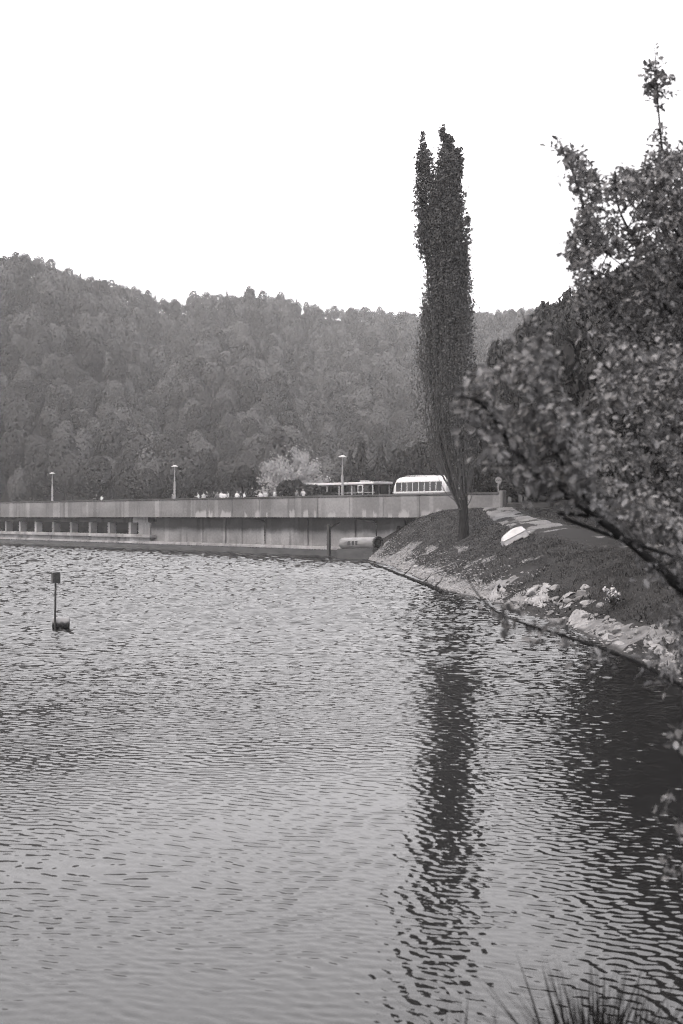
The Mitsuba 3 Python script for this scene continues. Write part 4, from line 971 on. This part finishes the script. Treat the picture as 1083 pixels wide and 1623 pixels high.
limb(4.6, [(1400, 760, 10.5), (1150, 640, 11), (1060, 560, 11.2), (980, 500, 11.2), (935, 425, 11.2), (925, 330, 11.2), (905, 265, 11.2), (889, 232, 11.2)], .028, .005)
limb(6.2, [(1400, 520, 11), (1200, 430, 11.5), (1090, 350, 11.8), (1055, 260, 11.8), (1044, 170, 11.8), (1040, 98, 11.8)], .026, .004)
limb(5.4, [(1400, 640, 11), (1150, 500, 11.5), (1040, 420, 11.6), (985, 340, 11.6), (975, 270, 11.6)], .03, .005)
limb(4.0, [(1350, 830, 10), (1120, 720, 10), (1030, 640, 10), (960, 580, 10), (925, 530, 10)], .026, .005)
limb(3.4, [(1350, 930, 9.4), (1120, 820, 9.2), (1020, 760, 9.2), (960, 690, 9.1), (930, 650, 9.1)], .026, .005)
limb(6.8, [(1400, 420, 12), (1180, 330, 12.2), (1100, 260, 12.4), (1075, 235, 12.4)], .03, .006)
limb(3.0, [(1350, 1010, 9), (1130, 900, 8.8), (1060, 830, 8.7), (1010, 790, 8.6), (985, 730, 8.6)], .03, .005)
limb(1.5, [(1350, 1330, 8), (1120, 1230, 7.4), (1075, 1190, 7.3), (1060, 1150, 7.3)], .014, .003)
limb(1.4, [(1350, 1440, 7.6), (1130, 1330, 7.2), (1070, 1290, 7.1), (1045, 1280, 7.1)], .011, .003)
limb(6.0, [(1400, 560, 11), (1180, 470, 11), (1100, 400, 11), (1050, 340, 11), (1015, 300, 11.2)], .024, .004)
limb(5.0, [(1400, 700, 10.8), (1160, 590, 10.8), (1070, 500, 10.8), (1010, 440, 10.8), (960, 400, 10.8)], .026, .004)
SK = np.vstack([p for p, _, _ in LIMBS])
for n_l, (p, a, b) in enumerate(LIMBS): put(numbered('leafy_tree__branch'), tube(p, np.linspace(a, b, len(p)), 8), 'mat_bark_near', smooth=60)
from shapely.geometry import Polygon, Point
from shapely import contains_xy
REG = [  # outlines of leafy masses, how many sprays, depth range
    ([(883, 232), (908, 228), (935, 262), (960, 290), (985, 262), (1015, 275), (1030, 240), (1060, 245), (1083, 230), (1150, 240), (1150, 620), (1000, 640), (950, 560), (958, 510), (915, 470), (895, 395), (912, 340), (925, 310)], 1350, (10.4, 12.6)),
    ([(1024, 92), (1056, 95), (1050, 130), (1058, 160), (1044, 185), (1056, 250), (1020, 250), (1035, 190), (1022, 160)], 34, (11.7, 11.9)),
    ([(955, 540), (1150, 560), (1150, 960), (1085, 900), (1010, 830), (930, 770), (900, 720), (935, 650)], 470, (8.6, 10.6)),
    ([(722, 632), (745, 585), (800, 590), (830, 522), (856, 520), (880, 585), (910, 620), (930, 660), (940, 740), (920, 790), (850, 760), (820, 760), (800, 740), (760, 700)], 170, (7.0, 7.9)),
    ([(880, 770), (1000, 840), (1083, 920), (1150, 1000), (1150, 880), (960, 740)], 110, (7.6, 8.6)),
    ([(1020, 880), (1083, 930), (1150, 1100), (1083, 1060), (1050, 960)], 40, (7.8, 8.6)),
    ([(1040, 1130), (1083, 1120), (1150, 1150), (1150, 1420), (1060, 1400), (1015, 1290), (1060, 1240)], 15, (7.0, 7.6)),
    ([(742, 915), (775, 945), (840, 980), (920, 1000), (1000, 1035), (1083, 1075), (1083, 1100), (980, 1055), (880, 1022), (790, 985)], 20, (7.7, 7.9)),
]
lp, ld, ln_, lz, tw = [], [], [], [], []
def spray(c, d, nl):
    for m in range(nl):
        b = c - d * rs.uniform(0, .16); dl = unit(d * .5 + rs.normal(size=3) * .62 + [0, 0, -.05])
        lp.append(b + rs.normal(size=3) * .02); ld.append(dl); ln_.append(np.array([0, 0, 1.0]) + rs.normal(size=3) * .55); lz.append(rs.uniform(.03, .064))
for n_l, (p, a, b) in enumerate(LIMBS):      # short leafy spurs along the limbs
    if n_l == 2 or n_l in (10, 11) : continue
    for k in range(26):
        q0 = p[int(rs.integers(10, 40))]; d = unit(rs.normal(size=3) + [0, 0, .3]); c = q0 + d * rs.uniform(.06, .22)
        tw.append(tube([q0, (q0 + c) / 2 + [0, 0, .01], c], [.005, .004, .002], 4, caps=False)); spray(c, d, int(rs.integers(4, 8)))
for poly_, cnt, (da, db) in REG:
    poly_ = np.array(poly_, float); pg_ = Polygon(poly_); lo, hi = poly_.min(0), poly_.max(0); got = tries = 0
    while got < cnt and tries < 40 * cnt:
        tries += 1
        x, y = rs.uniform(lo, hi)
        if not contains_xy(pg_, x, y): continue
        Yd = rs.uniform(da, db); c = at(x, y, Yd)
        if meshkit.noise(np.array([x * .024, y * .024, Yd * .5]), 3) < (.36 if da > 10 else .41) and rs.random() < .85: continue
        d_ = np.linalg.norm((SK - c) * [1, 1, 1.2], axis=1); k = np.argmin(d_); s0 = SK[k]
        if d_[k] > .75: continue
        got += 1; SK = np.vstack([SK, c[None]])
        if np.linalg.norm(c - s0) > .05:
            mid = (s0 + c) / 2 + rs.normal(size=3) * .05 * np.linalg.norm(c - s0) + [0, 0, -.03]
            tw.append(tube(smooth_line([s0, mid, c], 6), np.linspace(.006, .0022, 6), 4, caps=False))
        d = unit(c - s0 + rs.normal(size=3) * .05 + [-.03, 0, .03]); spray(c, d, int(rs.integers(8, 14)))
lp, ld, ln_, lz = map(np.array, (lp, ld, ln_, lz))
put('leafy_tree__twigs', join(tw), 'mat_twig'); labels['leafy_tree__twigs'] = {'kind': 'stuff'}
sel = rs.random(len(lp)) < .6
near_first = np.argsort(lp[:, 1] + 5 * (np.abs(lp[:, 0] / lp[:, 1]) > .24))[:280]; single = np.zeros(len(lp), bool); single[near_first] = True
for nm, s_, mt in (('foliage', sel & ~single, 'mat_near_leaf'), ('darker_foliage', ~sel & ~single, 'mat_near_leaf_b')):
    put(f'leafy_tree__{nm}', leaves(lp[s_], ld[s_], ln_[s_], lz[s_], rs), mt, smooth=False); labels[f'leafy_tree__{nm}'] = {'kind': 'stuff'}
for o in near_first:
    put(numbered('leafy_tree__leaf'), leaves(lp[o:o + 1], ld[o:o + 1], ln_[o:o + 1], lz[o:o + 1], rs), 'mat_near_leaf' if sel[o] else 'mat_near_leaf_b')

# ---------------------------------------------------------------- haze
scene['haze_air'] = {'type': 'homogeneous', 'albedo': {'type': 'rgb', 'value': [.95, .945, .95]}, 'sigma_t': 0.00027}
scene['haze'] = {'type': 'cube', 'to_world': T().translate([0, 0, 145.5]).scale([1150, 1150, 155]), 'bsdf': {'type': 'null'}, 'interior': {'type': 'ref', 'id': 'haze_air'}}
tag('haze', 'thin haze paling the far hills', 'haze', kind='stuff')
